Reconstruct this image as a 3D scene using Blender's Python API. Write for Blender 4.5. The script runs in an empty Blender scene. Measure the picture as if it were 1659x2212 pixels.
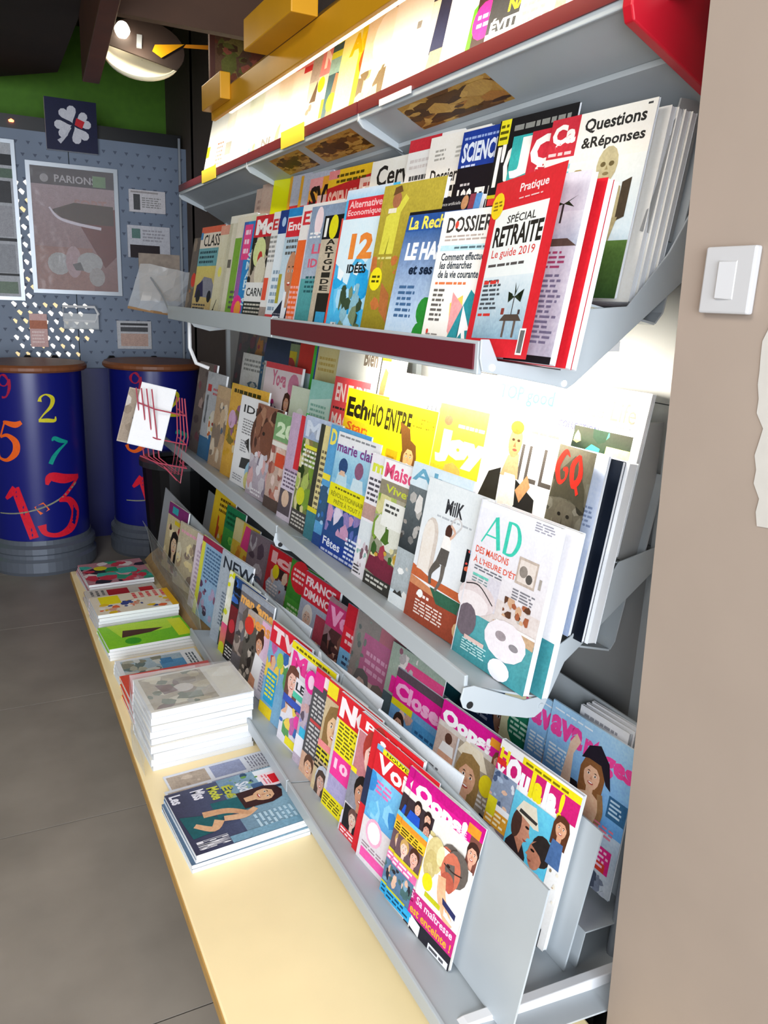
import bpy, math, random
from math import sin, cos, pi, radians, sqrt, atan2, asin
from mathutils import Matrix, Vector
random.seed(7)
C = bpy.context.scene.collection
SC = bpy.context.scene
EYE = Vector((0.0, 0.0, 1.5))

# ------------------------------------------------------------------ camera
cam_d = bpy.data.cameras.new('camera')
cam_d.sensor_fit = 'VERTICAL'; cam_d.sensor_height = 24.0; cam_d.lens = 24.0 * 1700.0 / 2212.0
cam_d.clip_start = 0.02; cam_d.clip_end = 60
cam = bpy.data.objects.new('camera', cam_d); C.objects.link(cam)
RX = (0.89215772, -0.44980892, 0.04155166)      # image right, in world axes
RY = (-0.08088692, -0.24957281, -0.96497188)    # image down
RZ = (0.44442312, 0.85754612, -0.25904196)      # view direction
cam.matrix_world = Matrix(((RX[0], -RY[0], -RZ[0], EYE.x), (RX[1], -RY[1], -RZ[1], EYE.y),
                           (RX[2], -RY[2], -RZ[2], EYE.z), (0, 0, 0, 1)))
SC.camera = cam

# ------------------------------------------------------------------ world, daylight, exposure
SC.view_settings.view_transform = 'Standard'
SC.view_settings.look = 'None'
SC.view_settings.gamma = 1.0
SC.view_settings.use_curve_mapping = False
SC.view_settings.exposure = 0.35
w = bpy.data.worlds.new('world'); SC.world = w; w.use_nodes = True
bg = w.node_tree.nodes['Background']; bg.inputs[0].default_value = (0.75, 0.86, 1.0, 1); bg.inputs[1].default_value = 1.0

def area(name, loc, aim, sx, sy, power, colr, spread=180):
    l = bpy.data.lights.new(name, 'AREA'); l.shape = 'RECTANGLE'; l.size = sx; l.size_y = sy
    l.energy = power; l.color = colr; l.spread = radians(spread)
    o = bpy.data.objects.new(name, l); C.objects.link(o); o.location = loc
    o.rotation_euler = (Vector(aim) - Vector(loc)).to_track_quat('-Z', 'Y').to_euler()
    return o
# daylight through the glazed shop front behind the viewer
area('shopfront_daylight', (-0.9, -2.3, 1.55), (0.5, 2.0, 0.9), 3.0, 2.3, 210, (0.88, 0.94, 1.0))
area('overhead_fill_light', (-.55, 1.0, 2.58), (-.35, 1.1, 0), 1.3, 1.3, 42, (1.0, .95, .88))  # unseen fill light added overhead to brighten bench and floor

# ------------------------------------------------------------------ helpers
def lin(c):
    return c / 12.92 if c <= 0.04045 else ((c + 0.055) / 1.055) ** 2.4
def hexc(s):
    if len(s) == 3: s = ''.join(ch * 2 for ch in s)
    return tuple(lin(int(s[i:i + 2], 16) / 255) for i in (0, 2, 4))

MATS = {}
def mat(name, colr, rough=0.5, metal=0.0, noise=0.0, nscale=30.0, bump=0.0, emit=0.0, alpha=1.0, ecol=None):
    if name in MATS: return MATS[name]
    m = bpy.data.materials.new(name); m.use_nodes = True
    nt = m.node_tree; b = nt.nodes['Principled BSDF']
    col = hexc(colr) if isinstance(colr, str) else colr
    b.inputs['Base Color'].default_value = (*col, 1); b.inputs['Roughness'].default_value = rough
    b.inputs['Metallic'].default_value = metal
    if noise or bump:
        tc = nt.nodes.new('ShaderNodeTexCoord'); nz = nt.nodes.new('ShaderNodeTexNoise')
        nz.inputs['Scale'].default_value = nscale; nz.inputs['Detail'].default_value = 5
        nt.links.new(tc.outputs['Object'], nz.inputs['Vector'])
        if noise:
            rp = nt.nodes.new('ShaderNodeValToRGB')
            rp.color_ramp.elements[0].position = 0.3; rp.color_ramp.elements[1].position = 0.7
            rp.color_ramp.elements[0].color = (*[c * (1 - noise) for c in col], 1)
            rp.color_ramp.elements[1].color = (*[min(1, c * (1 + noise)) for c in col], 1)
            nt.links.new(nz.outputs['Fac'], rp.inputs['Fac']); nt.links.new(rp.outputs['Color'], b.inputs['Base Color'])
        if bump:
            bp = nt.nodes.new('ShaderNodeBump'); bp.inputs['Strength'].default_value = bump; bp.inputs['Distance'].default_value = 0.004
            nt.links.new(nz.outputs['Fac'], bp.inputs['Height']); nt.links.new(bp.outputs['Normal'], b.inputs['Normal'])
    if emit:
        b.inputs['Emission Color'].default_value = (*(hexc(ecol) if ecol else col), 1); b.inputs['Emission Strength'].default_value = emit
    if alpha < 1:
        b.inputs['Alpha'].default_value = alpha
    MATS[name] = m
    return m

def print_mat():
    if 'print' in MATS: return MATS['print']
    m = bpy.data.materials.new('print'); m.use_nodes = True; nt = m.node_tree; b = nt.nodes['Principled BSDF']
    at = nt.nodes.new('ShaderNodeAttribute'); at.attribute_name = 'ink'
    tc = nt.nodes.new('ShaderNodeTexCoord'); nz = nt.nodes.new('ShaderNodeTexNoise')
    nz.inputs['Scale'].default_value = 45; nz.inputs['Detail'].default_value = 4
    mx = nt.nodes.new('ShaderNodeMix'); mx.data_type = 'RGBA'; mx.blend_type = 'OVERLAY'; mx.inputs[0].default_value = 0.22
    nt.links.new(tc.outputs['Object'], nz.inputs['Vector'])
    nt.links.new(at.outputs['Color'], mx.inputs[6]); nt.links.new(nz.outputs['Fac'], mx.inputs[7])
    n2 = nt.nodes.new('ShaderNodeTexNoise'); n2.inputs['Scale'].default_value = 170; n2.inputs['Detail'].default_value = 3
    m2 = nt.nodes.new('ShaderNodeMix'); m2.data_type = 'RGBA'; m2.blend_type = 'OVERLAY'; m2.inputs[0].default_value = 0.3
    nt.links.new(tc.outputs['Object'], n2.inputs['Vector']); nt.links.new(mx.outputs[2], m2.inputs[6]); nt.links.new(n2.outputs['Fac'], m2.inputs[7])
    nt.links.new(m2.outputs[2], b.inputs['Base Color'])
    b.inputs['Roughness'].default_value = 0.45; b.inputs['Specular IOR Level'].default_value = 0.22
    MATS['print'] = m
    return m

def pages_mat():
    if 'paper' in MATS: return MATS['paper']
    m = bpy.data.materials.new('paper'); m.use_nodes = True; nt = m.node_tree; b = nt.nodes['Principled BSDF']
    tc = nt.nodes.new('ShaderNodeTexCoord'); wv = nt.nodes.new('ShaderNodeTexWave'); wv.bands_direction = 'Y'
    wv.inputs['Scale'].default_value = 160; wv.inputs['Distortion'].default_value = 1.5
    rp = nt.nodes.new('ShaderNodeValToRGB')
    rp.color_ramp.elements[0].color = (0.62, 0.63, 0.66, 1); rp.color_ramp.elements[1].color = (0.84, 0.85, 0.87, 1)
    rp.color_ramp.elements[1].position = 0.5
    nt.links.new(tc.outputs['Object'], wv.inputs['Vector']); nt.links.new(wv.outputs['Fac'], rp.inputs['Fac'])
    nt.links.new(rp.outputs['Color'], b.inputs['Base Color']); b.inputs['Roughness'].default_value = 0.6
    MATS['paper'] = m
    return m

def clear_mat(name='clear_plastic', tint=(0.93, 0.95, 0.96), solid=0.14):
    if name in MATS: return MATS[name]
    m = bpy.data.materials.new(name); m.use_nodes = True; nt = m.node_tree
    for n in list(nt.nodes):
        if n.type == 'BSDF_PRINCIPLED': nt.nodes.remove(n)
    out = [n for n in nt.nodes if n.type == 'OUTPUT_MATERIAL'][0]
    tr = nt.nodes.new('ShaderNodeBsdfTransparent'); tr.inputs[0].default_value = (*tint, 1)
    gl = nt.nodes.new('ShaderNodeBsdfPrincipled'); gl.inputs['Base Color'].default_value = (0.8, 0.82, 0.84, 1); gl.inputs['Roughness'].default_value = 0.12
    tc = nt.nodes.new('ShaderNodeTexCoord'); nz = nt.nodes.new('ShaderNodeTexNoise'); nz.inputs['Scale'].default_value = 12
    bp = nt.nodes.new('ShaderNodeBump'); bp.inputs['Strength'].default_value = 0.5; bp.inputs['Distance'].default_value = 0.01
    nt.links.new(tc.outputs['Object'], nz.inputs['Vector']); nt.links.new(nz.outputs['Fac'], bp.inputs['Height']); nt.links.new(bp.outputs['Normal'], gl.inputs['Normal'])
    mx = nt.nodes.new('ShaderNodeMixShader'); mx.inputs[0].default_value = solid
    nt.links.new(tr.outputs[0], mx.inputs[1]); nt.links.new(gl.outputs[0], mx.inputs[2]); nt.links.new(mx.outputs[0], out.inputs[0])
    MATS[name] = m
    return m

class MB:
    def __init__(s): s.v = []; s.f = []
    def add(s, vs, fs):
        n = len(s.v); s.v += [tuple(p) for p in vs]; s.f += [tuple(i + n for i in f) for f in fs]; return s
    def box(s, x0, y0, z0, x1, y1, z1):
        return s.add([(x0, y0, z0), (x1, y0, z0), (x1, y1, z0), (x0, y1, z0), (x0, y0, z1), (x1, y0, z1), (x1, y1, z1), (x0, y1, z1)],
                     [(0, 3, 2, 1), (4, 5, 6, 7), (0, 1, 5, 4), (1, 2, 6, 5), (2, 3, 7, 6), (3, 0, 4, 7)])
    def prism(s, pts, a, b, axis='y'):
        n = len(pts)
        def q(p, t): return (p[0], t, p[1]) if axis == 'y' else ((t, p[0], p[1]) if axis == 'x' else (p[0], p[1], t))
        vs = [q(p, a) for p in pts] + [q(p, b) for p in pts]
        return s.add(vs, [tuple(range(n))[::-1], tuple(range(n, 2 * n))] + [(i, (i + 1) % n, (i + 1) % n + n, i + n) for i in range(n)])
    def sheet(s, pts, t, a, b):   # bent metal sheet: an open profile in xz, thickness t, run along y
        up = []
        for i, p in enumerate(pts):
            p0 = pts[max(0, i - 1)]; p1 = pts[min(len(pts) - 1, i + 1)]
            dx, dz = p1[0] - p0[0], p1[1] - p0[1]; l = sqrt(dx * dx + dz * dz)
            up.append((p[0] + dz / l * t, p[1] - dx / l * t))
        for i in range(len(pts) - 1):
            s.prism([pts[i], pts[i + 1], up[i + 1], up[i]], a, b)
        return s
    def tube(s, pts, r, n=8, closed=False):
        pts = [Vector(p) for p in pts]; m = len(pts); base = len(s.v)
        for i, p in enumerate(pts):
            d = (pts[(i + 1) % m] if (closed or i < m - 1) else p) - (pts[i - 1] if (closed or i > 0) else p)
            d.normalize(); a = d.cross(Vector((0, 0, 1)) if abs(d.z) < 0.9 else Vector((1, 0, 0))).normalized(); b = d.cross(a)
            s.v += [tuple(p + (a * cos(2 * pi * k / n) + b * sin(2 * pi * k / n)) * r) for k in range(n)]
        for i in range(m if closed else m - 1):
            j = (i + 1) % m
            s.f += [(base + i * n + k, base + i * n + (k + 1) % n, base + j * n + (k + 1) % n, base + j * n + k) for k in range(n)]
        if not closed:
            s.f += [tuple(base + k for k in range(n))[::-1], tuple(base + (m - 1) * n + k for k in range(n))]
        return s
    def lathe(s, prof, cx, cy, n=40, a0=0, a1=2 * pi):
        full = abs(a1 - a0 - 2 * pi) < 1e-6; m = n if full else n + 1; base = len(s.v)
        for k in range(m):
            a = a0 + (a1 - a0) * k / n
            s.v += [(cx + r * cos(a), cy + r * sin(a), z) for r, z in prof]
        L = len(prof)
        for k in range(n):
            j = (k + 1) % m
            s.f += [(base + k * L + i, base + j * L + i, base + j * L + i + 1, base + k * L + i + 1) for i in range(L - 1)]
        return s
    def build(s, name, material, parent=None, smooth=False, bevel=0):
        me = bpy.data.meshes.new(name); me.from_pydata(s.v, [], s.f); me.update()
        if material: me.materials.append(material)
        if smooth: me.polygons.foreach_set('use_smooth', [True] * len(me.polygons))
        o = bpy.data.objects.new(name, me); C.objects.link(o)
        if parent: o.parent = parent
        if bevel:
            bm = o.modifiers.new('edge', 'BEVEL'); bm.width = bevel; bm.segments = 2; bm.limit_method = 'ANGLE'
        return o

def tag(o, label, cat, group=None):
    o['label'] = label; o['category'] = cat
    if group: o['group'] = group
    return o
def thing(name, loc, label, cat, group=None):
    o = bpy.data.objects.new(name, None); C.objects.link(o); o.location = loc; o.empty_display_size = 0.05
    return tag(o, label, cat, group)
def struct(o): o['kind'] = 'structure'; return o

# ------------------------------------------------------------------ flat print: shapes laid on a sheet as inked polygons
TXT = {}
def text_mesh(s, bold=0.0, shear=0.0):
    k = (s, bold, shear)
    if k not in TXT:
        c = bpy.data.curves.new('letters', 'FONT'); c.body = s; c.resolution_u = 2; c.offset = bold; c.shear = shear
        o = bpy.data.objects.new('letters', c); me = o.to_mesh()
        vs = [(v.co.x, v.co.y) for v in me.vertices]; fs = [tuple(p.vertices) for p in me.polygons]
        o.to_mesh_clear(); bpy.data.objects.remove(o); bpy.data.curves.remove(c)
        xs = [v[0] for v in vs] or [0]; ys = [v[1] for v in vs] or [0]
        TXT[k] = ([((x - min(xs)) / max(1e-6, max(xs) - min(xs)), (y - min(ys)) / max(1e-6, max(ys) - min(ys))) for x, y in vs], fs)
    return TXT[k]

def smooth_path(pts, n=5):
    out = []
    m = len(pts)
    for i in range(m - 1):
        p0, p1, p2, p3 = pts[max(0, i - 1)], pts[i], pts[i + 1], pts[min(m - 1, i + 2)]
        for k in range(n):
            t = k / n
            out.append(tuple(0.5 * (2 * b + (c - a) * t + (2 * a - 5 * b + 4 * c - d) * t * t + (3 * b - a - 3 * c + d) * t ** 3)
                             for a, b, c, d in zip(p0, p1, p2, p3)))
    out.append(pts[-1])
    return out

class Art:
    def __init__(s, W, H, seed=1):
        s.W = W; s.H = H; s.v = []; s.f = []; s.c = []; s.k = 0; s.asp = W / H; s.rnd = random.Random(seed)
    def raw(s, vs, fs, cols):
        n = len(s.v); o = 0.0002 + 0.00004 * s.k
        s.v += [(u, v, o) for u, v in vs]; s.f += [tuple(i + n for i in f) for f in fs]
        s.c += cols if isinstance(cols, list) else [hexc(cols)] * len(vs)
    def R(s, x0, y0, x1, y1, c, c2=None, n=1):
        if c2 is None: n = max(1, int((y1 - y0) * 5))
        else: n = max(4, n)
        a, b = hexc(c), hexc(c2 or c); vs = []; cs = []
        for i in range(n + 1):
            t = i / n; y = y0 + (y1 - y0) * t; cc = tuple(p + (q - p) * t for p, q in zip(a, b))
            vs += [(x0, y), (x1, y)]; cs += [cc, cc]
        s.raw(vs, [(2 * i, 2 * i + 1, 2 * i + 3, 2 * i + 2) for i in range(n)], cs); s.k += 1
    def P(s, pts, c):
        s.raw(pts, [tuple(range(len(pts)))], c); s.k += 1
    def E(s, cx, cy, r, c, ry=None, n=14):
        ry = r if ry is None else ry
        s.P([(cx + r * cos(2 * pi * k / n), cy + ry * s.asp * sin(2 * pi * k / n)) for k in range(n)], c)
    def T(s, t, x0, y0, x1, y1, c, b=0.02, sh=0.0):
        vs, fs = text_mesh(t, b, sh)
        s.raw([(x0 + u * (x1 - x0), y0 + v * (y1 - y0)) for u, v in vs], fs, c); s.k += 1
    def L(s, x0, y0, x1, y1, n, c):
        h = (y1 - y0) / n
        for i in range(n):
            x = x0; y = y1 - (i + 0.75) * h; xe = x1 - s.rnd.random() * 0.2 * (x1 - x0)
            while x < xe - 0.02:
                wd = min(xe - x, s.rnd.uniform(0.04, 0.13))
                s.raw([(x, y), (x + wd, y), (x + wd, y + h * 0.5), (x, y + h * 0.5)], [(0, 1, 2, 3)], c); x += wd + 0.02
        s.k += 1
    def M(s, x0, y0, x1, y1, pal, n=24):     # many small patches of colour, as in a photographic print
        pal = pal.split()
        for i in range(n):
            cx = s.rnd.uniform(x0, x1); cy = s.rnd.uniform(y0, y1); r = s.rnd.uniform(0.06, 0.16) * (x1 - x0); q = s.rnd.uniform(0.5, 1.6)
            a = s.rnd.random() * 3; pts = []
            for k in range(6):
                t = a + k * pi / 3; d = s.rnd.uniform(0.7, 1.2)
                pts.append((min(x1, max(x0, cx + r * d * cos(t))), min(y1, max(y0, cy + r * q * d * s.asp * sin(t)))))
            s.raw(pts, [tuple(range(6))], s.rnd.choice(pal)); s.k += 0.3
        s.k += 1
    def K(s, pts, c):                          # stroke of varying width: (x, y, width)
        q = smooth_path(pts); vs = []
        for i, (x, y, wd) in enumerate(q):
            a = q[max(0, i - 1)]; b = q[min(len(q) - 1, i + 1)]
            dx, dy = (b[0] - a[0]), (b[1] - a[1]) / s.asp; l = sqrt(dx * dx + dy * dy) or 1
            vs += [(x - dy / l * wd / 2, y + dx / l * wd / 2 * s.asp), (x + dy / l * wd / 2, y - dx / l * wd / 2 * s.asp)]
        s.raw(vs, [(2 * i, 2 * i + 1, 2 * i + 3, 2 * i + 2) for i in range(len(q) - 1)], c); s.k += 1
    def F(s, cx, cy, r, skin='e8b896', hair='4a2e1e', st='short', sm=True):   # a printed face
        A = s.asp
        if st == 'long':
            s.P([(cx - r * 1.25, cy - r * 2.4 * A), (cx - r * 1.3, cy + r * 0.3 * A), (cx - r * 0.9, cy + r * 1.35 * A), (cx, cy + r * 1.65 * A),
                 (cx + r * 0.95, cy + r * 1.3 * A), (cx + r * 1.35, cy + r * 0.2 * A), (cx + r * 1.2, cy - r * 2.4 * A)], hair)
        elif st == 'short':
            s.E(cx, cy + r * 0.35 * A, r * 1.12, hair, r * 1.25)
        elif st == 'updo':
            s.E(cx, cy + r * 0.5 * A, r * 1.2, hair, r * 1.3); s.E(cx + r * 0.3, cy + r * 1.7 * A, r * 0.6, hair)
        s.P([(cx - r * 0.3, cy - r * 2.0 * A), (cx + r * 0.35, cy - r * 2.0 * A), (cx + r * 0.4, cy - r * 0.6 * A), (cx - r * 0.4, cy - r * 0.6 * A)], skin)
        s.E(cx, cy, r * 0.86, skin, r * 1.2)
        if st != 'bald':
            s.P([(cx - r * 0.85, cy + r * 0.2 * A), (cx - r * 0.8, cy + r * 0.9 * A), (cx, cy + r * 1.35 * A), (cx + r * 0.8, cy + r * 0.9 * A), (cx + r * 0.86, cy + r * 0.25 * A), (cx + r * 0.4, cy + r * 0.75 * A), (cx - r * 0.35, cy + r * 0.8 * A)], hair)
        for d in (-1, 1):
            s.E(cx + d * r * 0.36, cy + r * 0.1 * A, r * 0.16, 'f6f0ea', r * 0.1, 8); s.E(cx + d * r * 0.36, cy + r * 0.1 * A, r * 0.08, '2a1a14', r * 0.1, 6)
            s.P([(cx + d * r * 0.16, cy + r * 0.3 * A), (cx + d * r * 0.56, cy + r * 0.3 * A), (cx + d * r * 0.36, cy + r * 0.4 * A)], '3a261c')
        s.P([(cx, cy + r * 0.05 * A), (cx + r * 0.14, cy - r * 0.32 * A), (cx - r * 0.12, cy - r * 0.32 * A)], 'c98f70')
        s.E(cx, cy - r * 0.62 * A, r * 0.32, 'b04038', r * 0.13, 10)
        if sm: s.E(cx, cy - r * 0.58 * A, r * 0.24, 'fff5f0', r * 0.06, 8)
    def B(s, cx, cy, r, skin='e8b896', hair='4a2e1e', st='short', top='333', top2=None):  # head and shoulders
        A = s.asp
        s.P([(cx - r * 2.3, cy - r * 5.2 * A), (cx - r * 2.1, cy - r * 2.4 * A), (cx - r * 0.6, cy - r * 1.55 * A), (cx + r * 0.6, cy - r * 1.55 * A), (cx + r * 2.1, cy - r * 2.4 * A), (cx + r * 2.4, cy - r * 5.2 * A)], top)
        s.P([(cx - r * 0.5, cy - r * 1.5 * A), (cx + r * 0.5, cy - r * 1.5 * A), (cx, cy - r * 3.2 * A)], top2 or skin)
        s.F(cx, cy, r, skin, hair, st)
    def mesh(s, name, fn):
        me = bpy.data.meshes.new(name); me.from_pydata([fn(u, v, o) for u, v, o in s.v], [], s.f); me.update()
        at = me.color_attributes.new('ink', 'FLOAT_COLOR', 'POINT'); flat = []
        for c in s.c: flat += [c[0], c[1], c[2], 1.0]
        at.data.foreach_set('color', flat); me.materials.append(print_mat())
        return me

def draw(a, ops, vis=1.0):
    n = len(a.v)
    for op in ops: getattr(a, op[0])(*op[1:])
    if vis != 1.0: a.v[n:] = [(u * vis, v, o) for u, v, o in a.v[n:]]
    return a

def axes_matrix(o, x, z):
    x = Vector(x).normalized(); z = Vector(z).normalized(); y = z.cross(x)
    return Matrix(((x.x, y.x, z.x, o[0]), (x.y, y.y, z.y, o[1]), (x.z, y.z, z.z, o[2]), (0, 0, 0, 1)))

NMAG = [0]
def magazine(mw, W, H, t, base, art, label, group, bend=0.0, spine=None, back='dfe3e8', opened=0, inner=None, curl=0.0, sleeve=False, vis=1.0, cat='magazine', name='magazine'):
    NMAG[0] += 1
    r = bpy.data.objects.new(name, None); C.objects.link(r); r.empty_display_size = 0.03; r.matrix_world = mw
    tag(r, label, cat, group)
    def by(x, z): return bend * (max(0, z) / H) ** 2 + curl * (max(0, x) / W) ** 2
    m = MB(); n = 6 if bend or curl else 1; g = 0.0015; nx = 5 if curl else 1
    for i in range(n):
        for j in range(nx):
            z0 = g + (H - 2 * g) * i / n; z1 = g + (H - 2 * g) * (i + 1) / n; xa = 0.0004 + (W - g) * j / nx; xb = 0.0004 + (W - g) * (j + 1) / nx
            m.add([(x, y + by(x, z), z) for z in (z0, z1) for x, y in ((xa, 0.0003), (xb, 0.0003), (xb, t - 0.0003), (xa, t - 0.0003))],
                  [(0, 1, 5, 4), (2, 3, 7, 6)] + ([(0, 3, 2, 1)] if i == 0 else []) + ([(4, 5, 6, 7)] if i == n - 1 else []) + ([(3, 0, 4, 7)] if j == 0 else []) + ([(1, 2, 6, 5)] if j == nx - 1 else []))
    pg = m.build('pages', pages_mat(), r)
    a = Art(W, H, NMAG[0]); a.k = -5
    ng = 6; vs = []; 
    nxx = 6 if curl else 1
    a.raw([(j / nxx, i / ng) for i in range(ng + 1) for j in range(nxx + 1)],
          [(i * (nxx + 1) + j, i * (nxx + 1) + j + 1, (i + 1) * (nxx + 1) + j + 1, (i + 1) * (nxx + 1) + j) for i in range(ng) for j in range(nxx)], base)
    a.k = 0; draw(a, art, vis)
    q = radians(opened)
    if opened:
        fn = lambda u, v, o: (u * W * cos(q) - o * sin(q), -0.0004 - u * W * sin(q) - o * cos(q), v * H)
    else:
        fn = lambda u, v, o: (u * W, by(u * W, v * H) - o, v * H)
    cm = a.mesh('cover', fn)
    co = bpy.data.objects.new('cover', cm); C.objects.link(co); co.parent = r
    # spine and back of the cover
    b = Art(W, H, NMAG[0]); sc = spine or base; sv = []
    cols = []; fs = []; vv = []
    for i in range(ng + 1):
        z = H * i / ng
        vv += [(0, by(0, z), z), (0, by(0, z) + t, z), (W, by(W, z) + t, z)]; cols += [hexc(sc), hexc(sc), hexc(back)]
    for i in range(ng):
        fs += [(3 * i + 1, 3 * i, 3 * i + 3, 3 * i + 4), (3 * i + 2, 3 * i + 1, 3 * i + 4, 3 * i + 5)]
    me = bpy.data.meshes.new('back_cover'); me.from_pydata(vv, [], fs); me.update()
    at = me.color_attributes.new('ink', 'FLOAT_COLOR', 'POINT'); fl = []
    for c in cols: fl += [*c, 1.0]
    at.data.foreach_set('color', fl); me.materials.append(print_mat())
    bo = bpy.data.objects.new('back_cover', me); C.objects.link(bo); bo.parent = r
    if inner:
        ia = Art(W, H, NMAG[0]); draw(ia, inner)
        im = ia.mesh('inside_page', lambda u, v, o: (u * W, -0.0001 - o, v * H)); io = bpy.data.objects.new('inside_page', im); C.objects.link(io); io.parent = r
    if sleeve:
        sm = MB(); e = 0.004
        sm.box(-e, -0.003, 0, W + e, t + 0.003, H + 0.012); sl = sm.build('plastic_sleeve', clear_mat(), r); sl['label'] = 'clear plastic wrap around the magazine'
    return r

# rows on the rack: base line of the covers' lower corners (x, z), lean back, yaw towards the entrance
ROWS = {'top': (0.965, 1.965, 12, 5, 'magazines on the top shelf'),
        'upper_front': (0.765, 1.415, 10, 5, 'magazines in the front row of the upper shelf'),
        'upper_back': (0.97, 1.52, 9, 5, 'magazines in the back row of the upper shelf'),
        'mid_front': (0.823, 0.811, 9.5, 4, 'magazines in the front row of the middle shelf'),
        'mid_second': (0.945, 0.90, 9, 4, 'magazines in the second row of the middle shelf'),
        'mid_back': (1.03, 1.05, 9, 3, 'magazines in the back row of the middle shelf'),
        'low_front': (0.646, 0.335, 10, 7, 'magazines in the front row of the lowest shelf'),
        'low_second': (0.845, 0.315, 11, 6, 'magazines in the second row of the lowest shelf'),
        'low_back': (1.0, 0.38, 6, 4, 'magazines in the back row of the lowest shelf')}
def row_matrix(row, y, depth=0.0, yaw=None, z=0.0, x=0.0):
    x0, z0, le, ps, g = ROWS[row]; p = radians(ps if yaw is None else yaw); t = radians(le)
    wx = Vector((sin(p), -cos(p), 0)); nh = Vector((cos(p), sin(p), 0)); h = nh * sin(t) + Vector((0, 0, cos(t))); d = h.cross(wx)
    return axes_matrix(Vector((x0 + x, y, z0 + z)) + d * depth, wx, h)
SPECS = []
def m(row, y, H, label, base, art, W=0.23, t=0.008, **kw): SPECS.append(dict(row=row, y=y, H=H, label=label, base=base, art=art, W=W, t=t, **kw))
def build_rows():
    for row in ROWS:
        L = sorted([s for s in SPECS if s['row'] == row], key=lambda s: s['y'])
        for i, s in enumerate(L):
            k = dict(s); [k.pop(q) for q in ('row', 'y', 'H', 'label', 'base', 'art', 'W', 't')]
            t = s['t']; dep = k.pop('depth', 0.0)
            if dep == 0:
                nxt = [q['y'] for q in L[i + 1:] if not q.get('depth')]
                if nxt: t = max(0.0022, min(t, (nxt[0] - s['y']) * sin(radians(ROWS[row][3])) - 0.0008))
            magazine(row_matrix(row, s['y'], dep), s['W'], s['H'], t, s['base'], s['art'], s['label'], ROWS[row][4], **k)
# ------------------------------------------------------------------ materials of the place
m_grey = mat('grey_enamel', 'b0b7bc', .4, noise=.03, nscale=8)
m_greyd = mat('grey_enamel_back', '9c9c9b', .5, noise=.04, nscale=6)
m_burg = mat('burgundy_strip', '5e1424', .4)
m_redp = mat('red_enamel', 'c01428', .4, noise=.08, nscale=9)
m_yel = mat('yellow_enamel', 'c98f12', .45, noise=.06, nscale=7)
m_wood = mat('beech_laminate', 'f8e3b2', .42, noise=.04, nscale=5)
m_woodd = mat('beech_edge', 'b98f4e', .5, noise=.1, nscale=20)
m_brown = mat('dark_brown_wall', '3a2418', .7, noise=.15, nscale=10)
m_ceil = mat('dark_brown_ceiling', '24150f', .8, noise=.2, nscale=6)
m_beam = mat('red_brown_beam', '4a2014', .6, noise=.15, nscale=12)
m_green = mat('green_wall', '4c7d10', .7, noise=.1, nscale=20)
m_black = mat('black_plastic', '0d0d10', .4)
m_taupe = mat('taupe_render', '9d8d80', .85, noise=.06, nscale=3, bump=.25)
m_white = mat('white_plastic', 'e4e4e6', .35)
m_steel = mat('brushed_steel', 'a7adb2', .3, metal=.8)
m_navy = mat('navy_laminate', '141a70', .28)
m_bwood = mat('brown_counter', '7e4a2c', .45, noise=.12, nscale=12)
m_gbase = mat('grey_plinth_paint', '6d7480', .35, metal=.4)
m_pan = mat('blue_grey_panel', '6c798d', .55, noise=.05, nscale=8)
m_alu = mat('aluminium', 'aab0b8', .35, metal=.6)
m_screw = mat('dark_screw', '2c2c2e', .5, metal=.5)
m_hole = mat('white_plug', 'f2f2f2', .4)

# ------------------------------------------------------------------ room shell
fl = struct(MB().box(-3.2, -3.2, -.08, 3.2, 6.2, -.012).build('floor', mat('grout', '55504a', .9)))
mt = mat('stone_tile', '8b837a', .5, noise=.14, nscale=4, bump=.08)
for i in range(-4, 2):
    for j in range(-3, 7):
        x0 = .385 + i * .765; y0 = 1.38 + (j - 1) * .765 - .765
        MB().box(x0 + .002, y0 + .002, -.012, x0 + .763, y0 + .763, 0).build('tile', mt, fl)
struct(MB().box(-3.2, -3.2, 3.0, 3.2, 6.2, 3.1).build('ceiling', m_ceil))
struct(MB().box(-3.3, -3.2, 0, -3.2, 6.2, 3.0).build('wall_left', mat('left_wall_paint', '6a5a4c', .8, noise=.08)))
struct(MB().box(-3.2, 5.9, 0, 3.2, 6.0, 3.0).build('wall_back', m_brown))
struct(MB().box(1.19, .92, 0, 1.4, 6.0, 3.0).build('wall_rack', mat('rack_wall', '5c5048', .8, noise=.05)))
wr = MB().prism([(-3.2, 0), (.782, 0), (.913, 3.0), (-3.2, 3.0)], .9, 1.4, 'x').build('wall_right', m_taupe); struct(wr)
# a ragged patch of bare white plaster on the taupe wall
pa = Art(1, 1, 3)
pts = []
rr = random.Random(5)
for k in range(14): pts.append((.70 - .0025 * k + rr.uniform(-.006, .006), 1.47 - k * .0182))
pts += [(.652, 1.235), (.60, 1.24), (.55, 1.24), (.55, 1.50), (.69, 1.50)]
MB().add([(.8985, y, z) for y, z in pts] + [(.8998, y, z) for y, z in pts], [tuple(range(len(pts)))]).build('bare_plaster', mat('plaster', 'bfbab3', .9, noise=.03, bump=.1), wr)
sw = thing('light_switch', (.9, .763, 1.545), 'white square light switch on the taupe wall', 'switch')
MB().box(-.012, -.04, -.043, 0, .04, .043).build('plate', mat('switch_plastic', 'bdbcbd', .35), sw, bevel=.003)
MB().add([(-.012, -.014, -.025), (-.012, .014, -.025), (-.012, .014, .025), (-.012, -.014, .025), (-.013, -.013, -.023), (-.017, .011, -.023), (-.017, .011, .023), (-.013, -.013, .023)],
         [(4, 5, 6, 7), (0, 1, 5, 4), (1, 2, 6, 5), (2, 3, 7, 6), (3, 0, 4, 7)]).build('rocker', MATS['switch_plastic'], sw)

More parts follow.
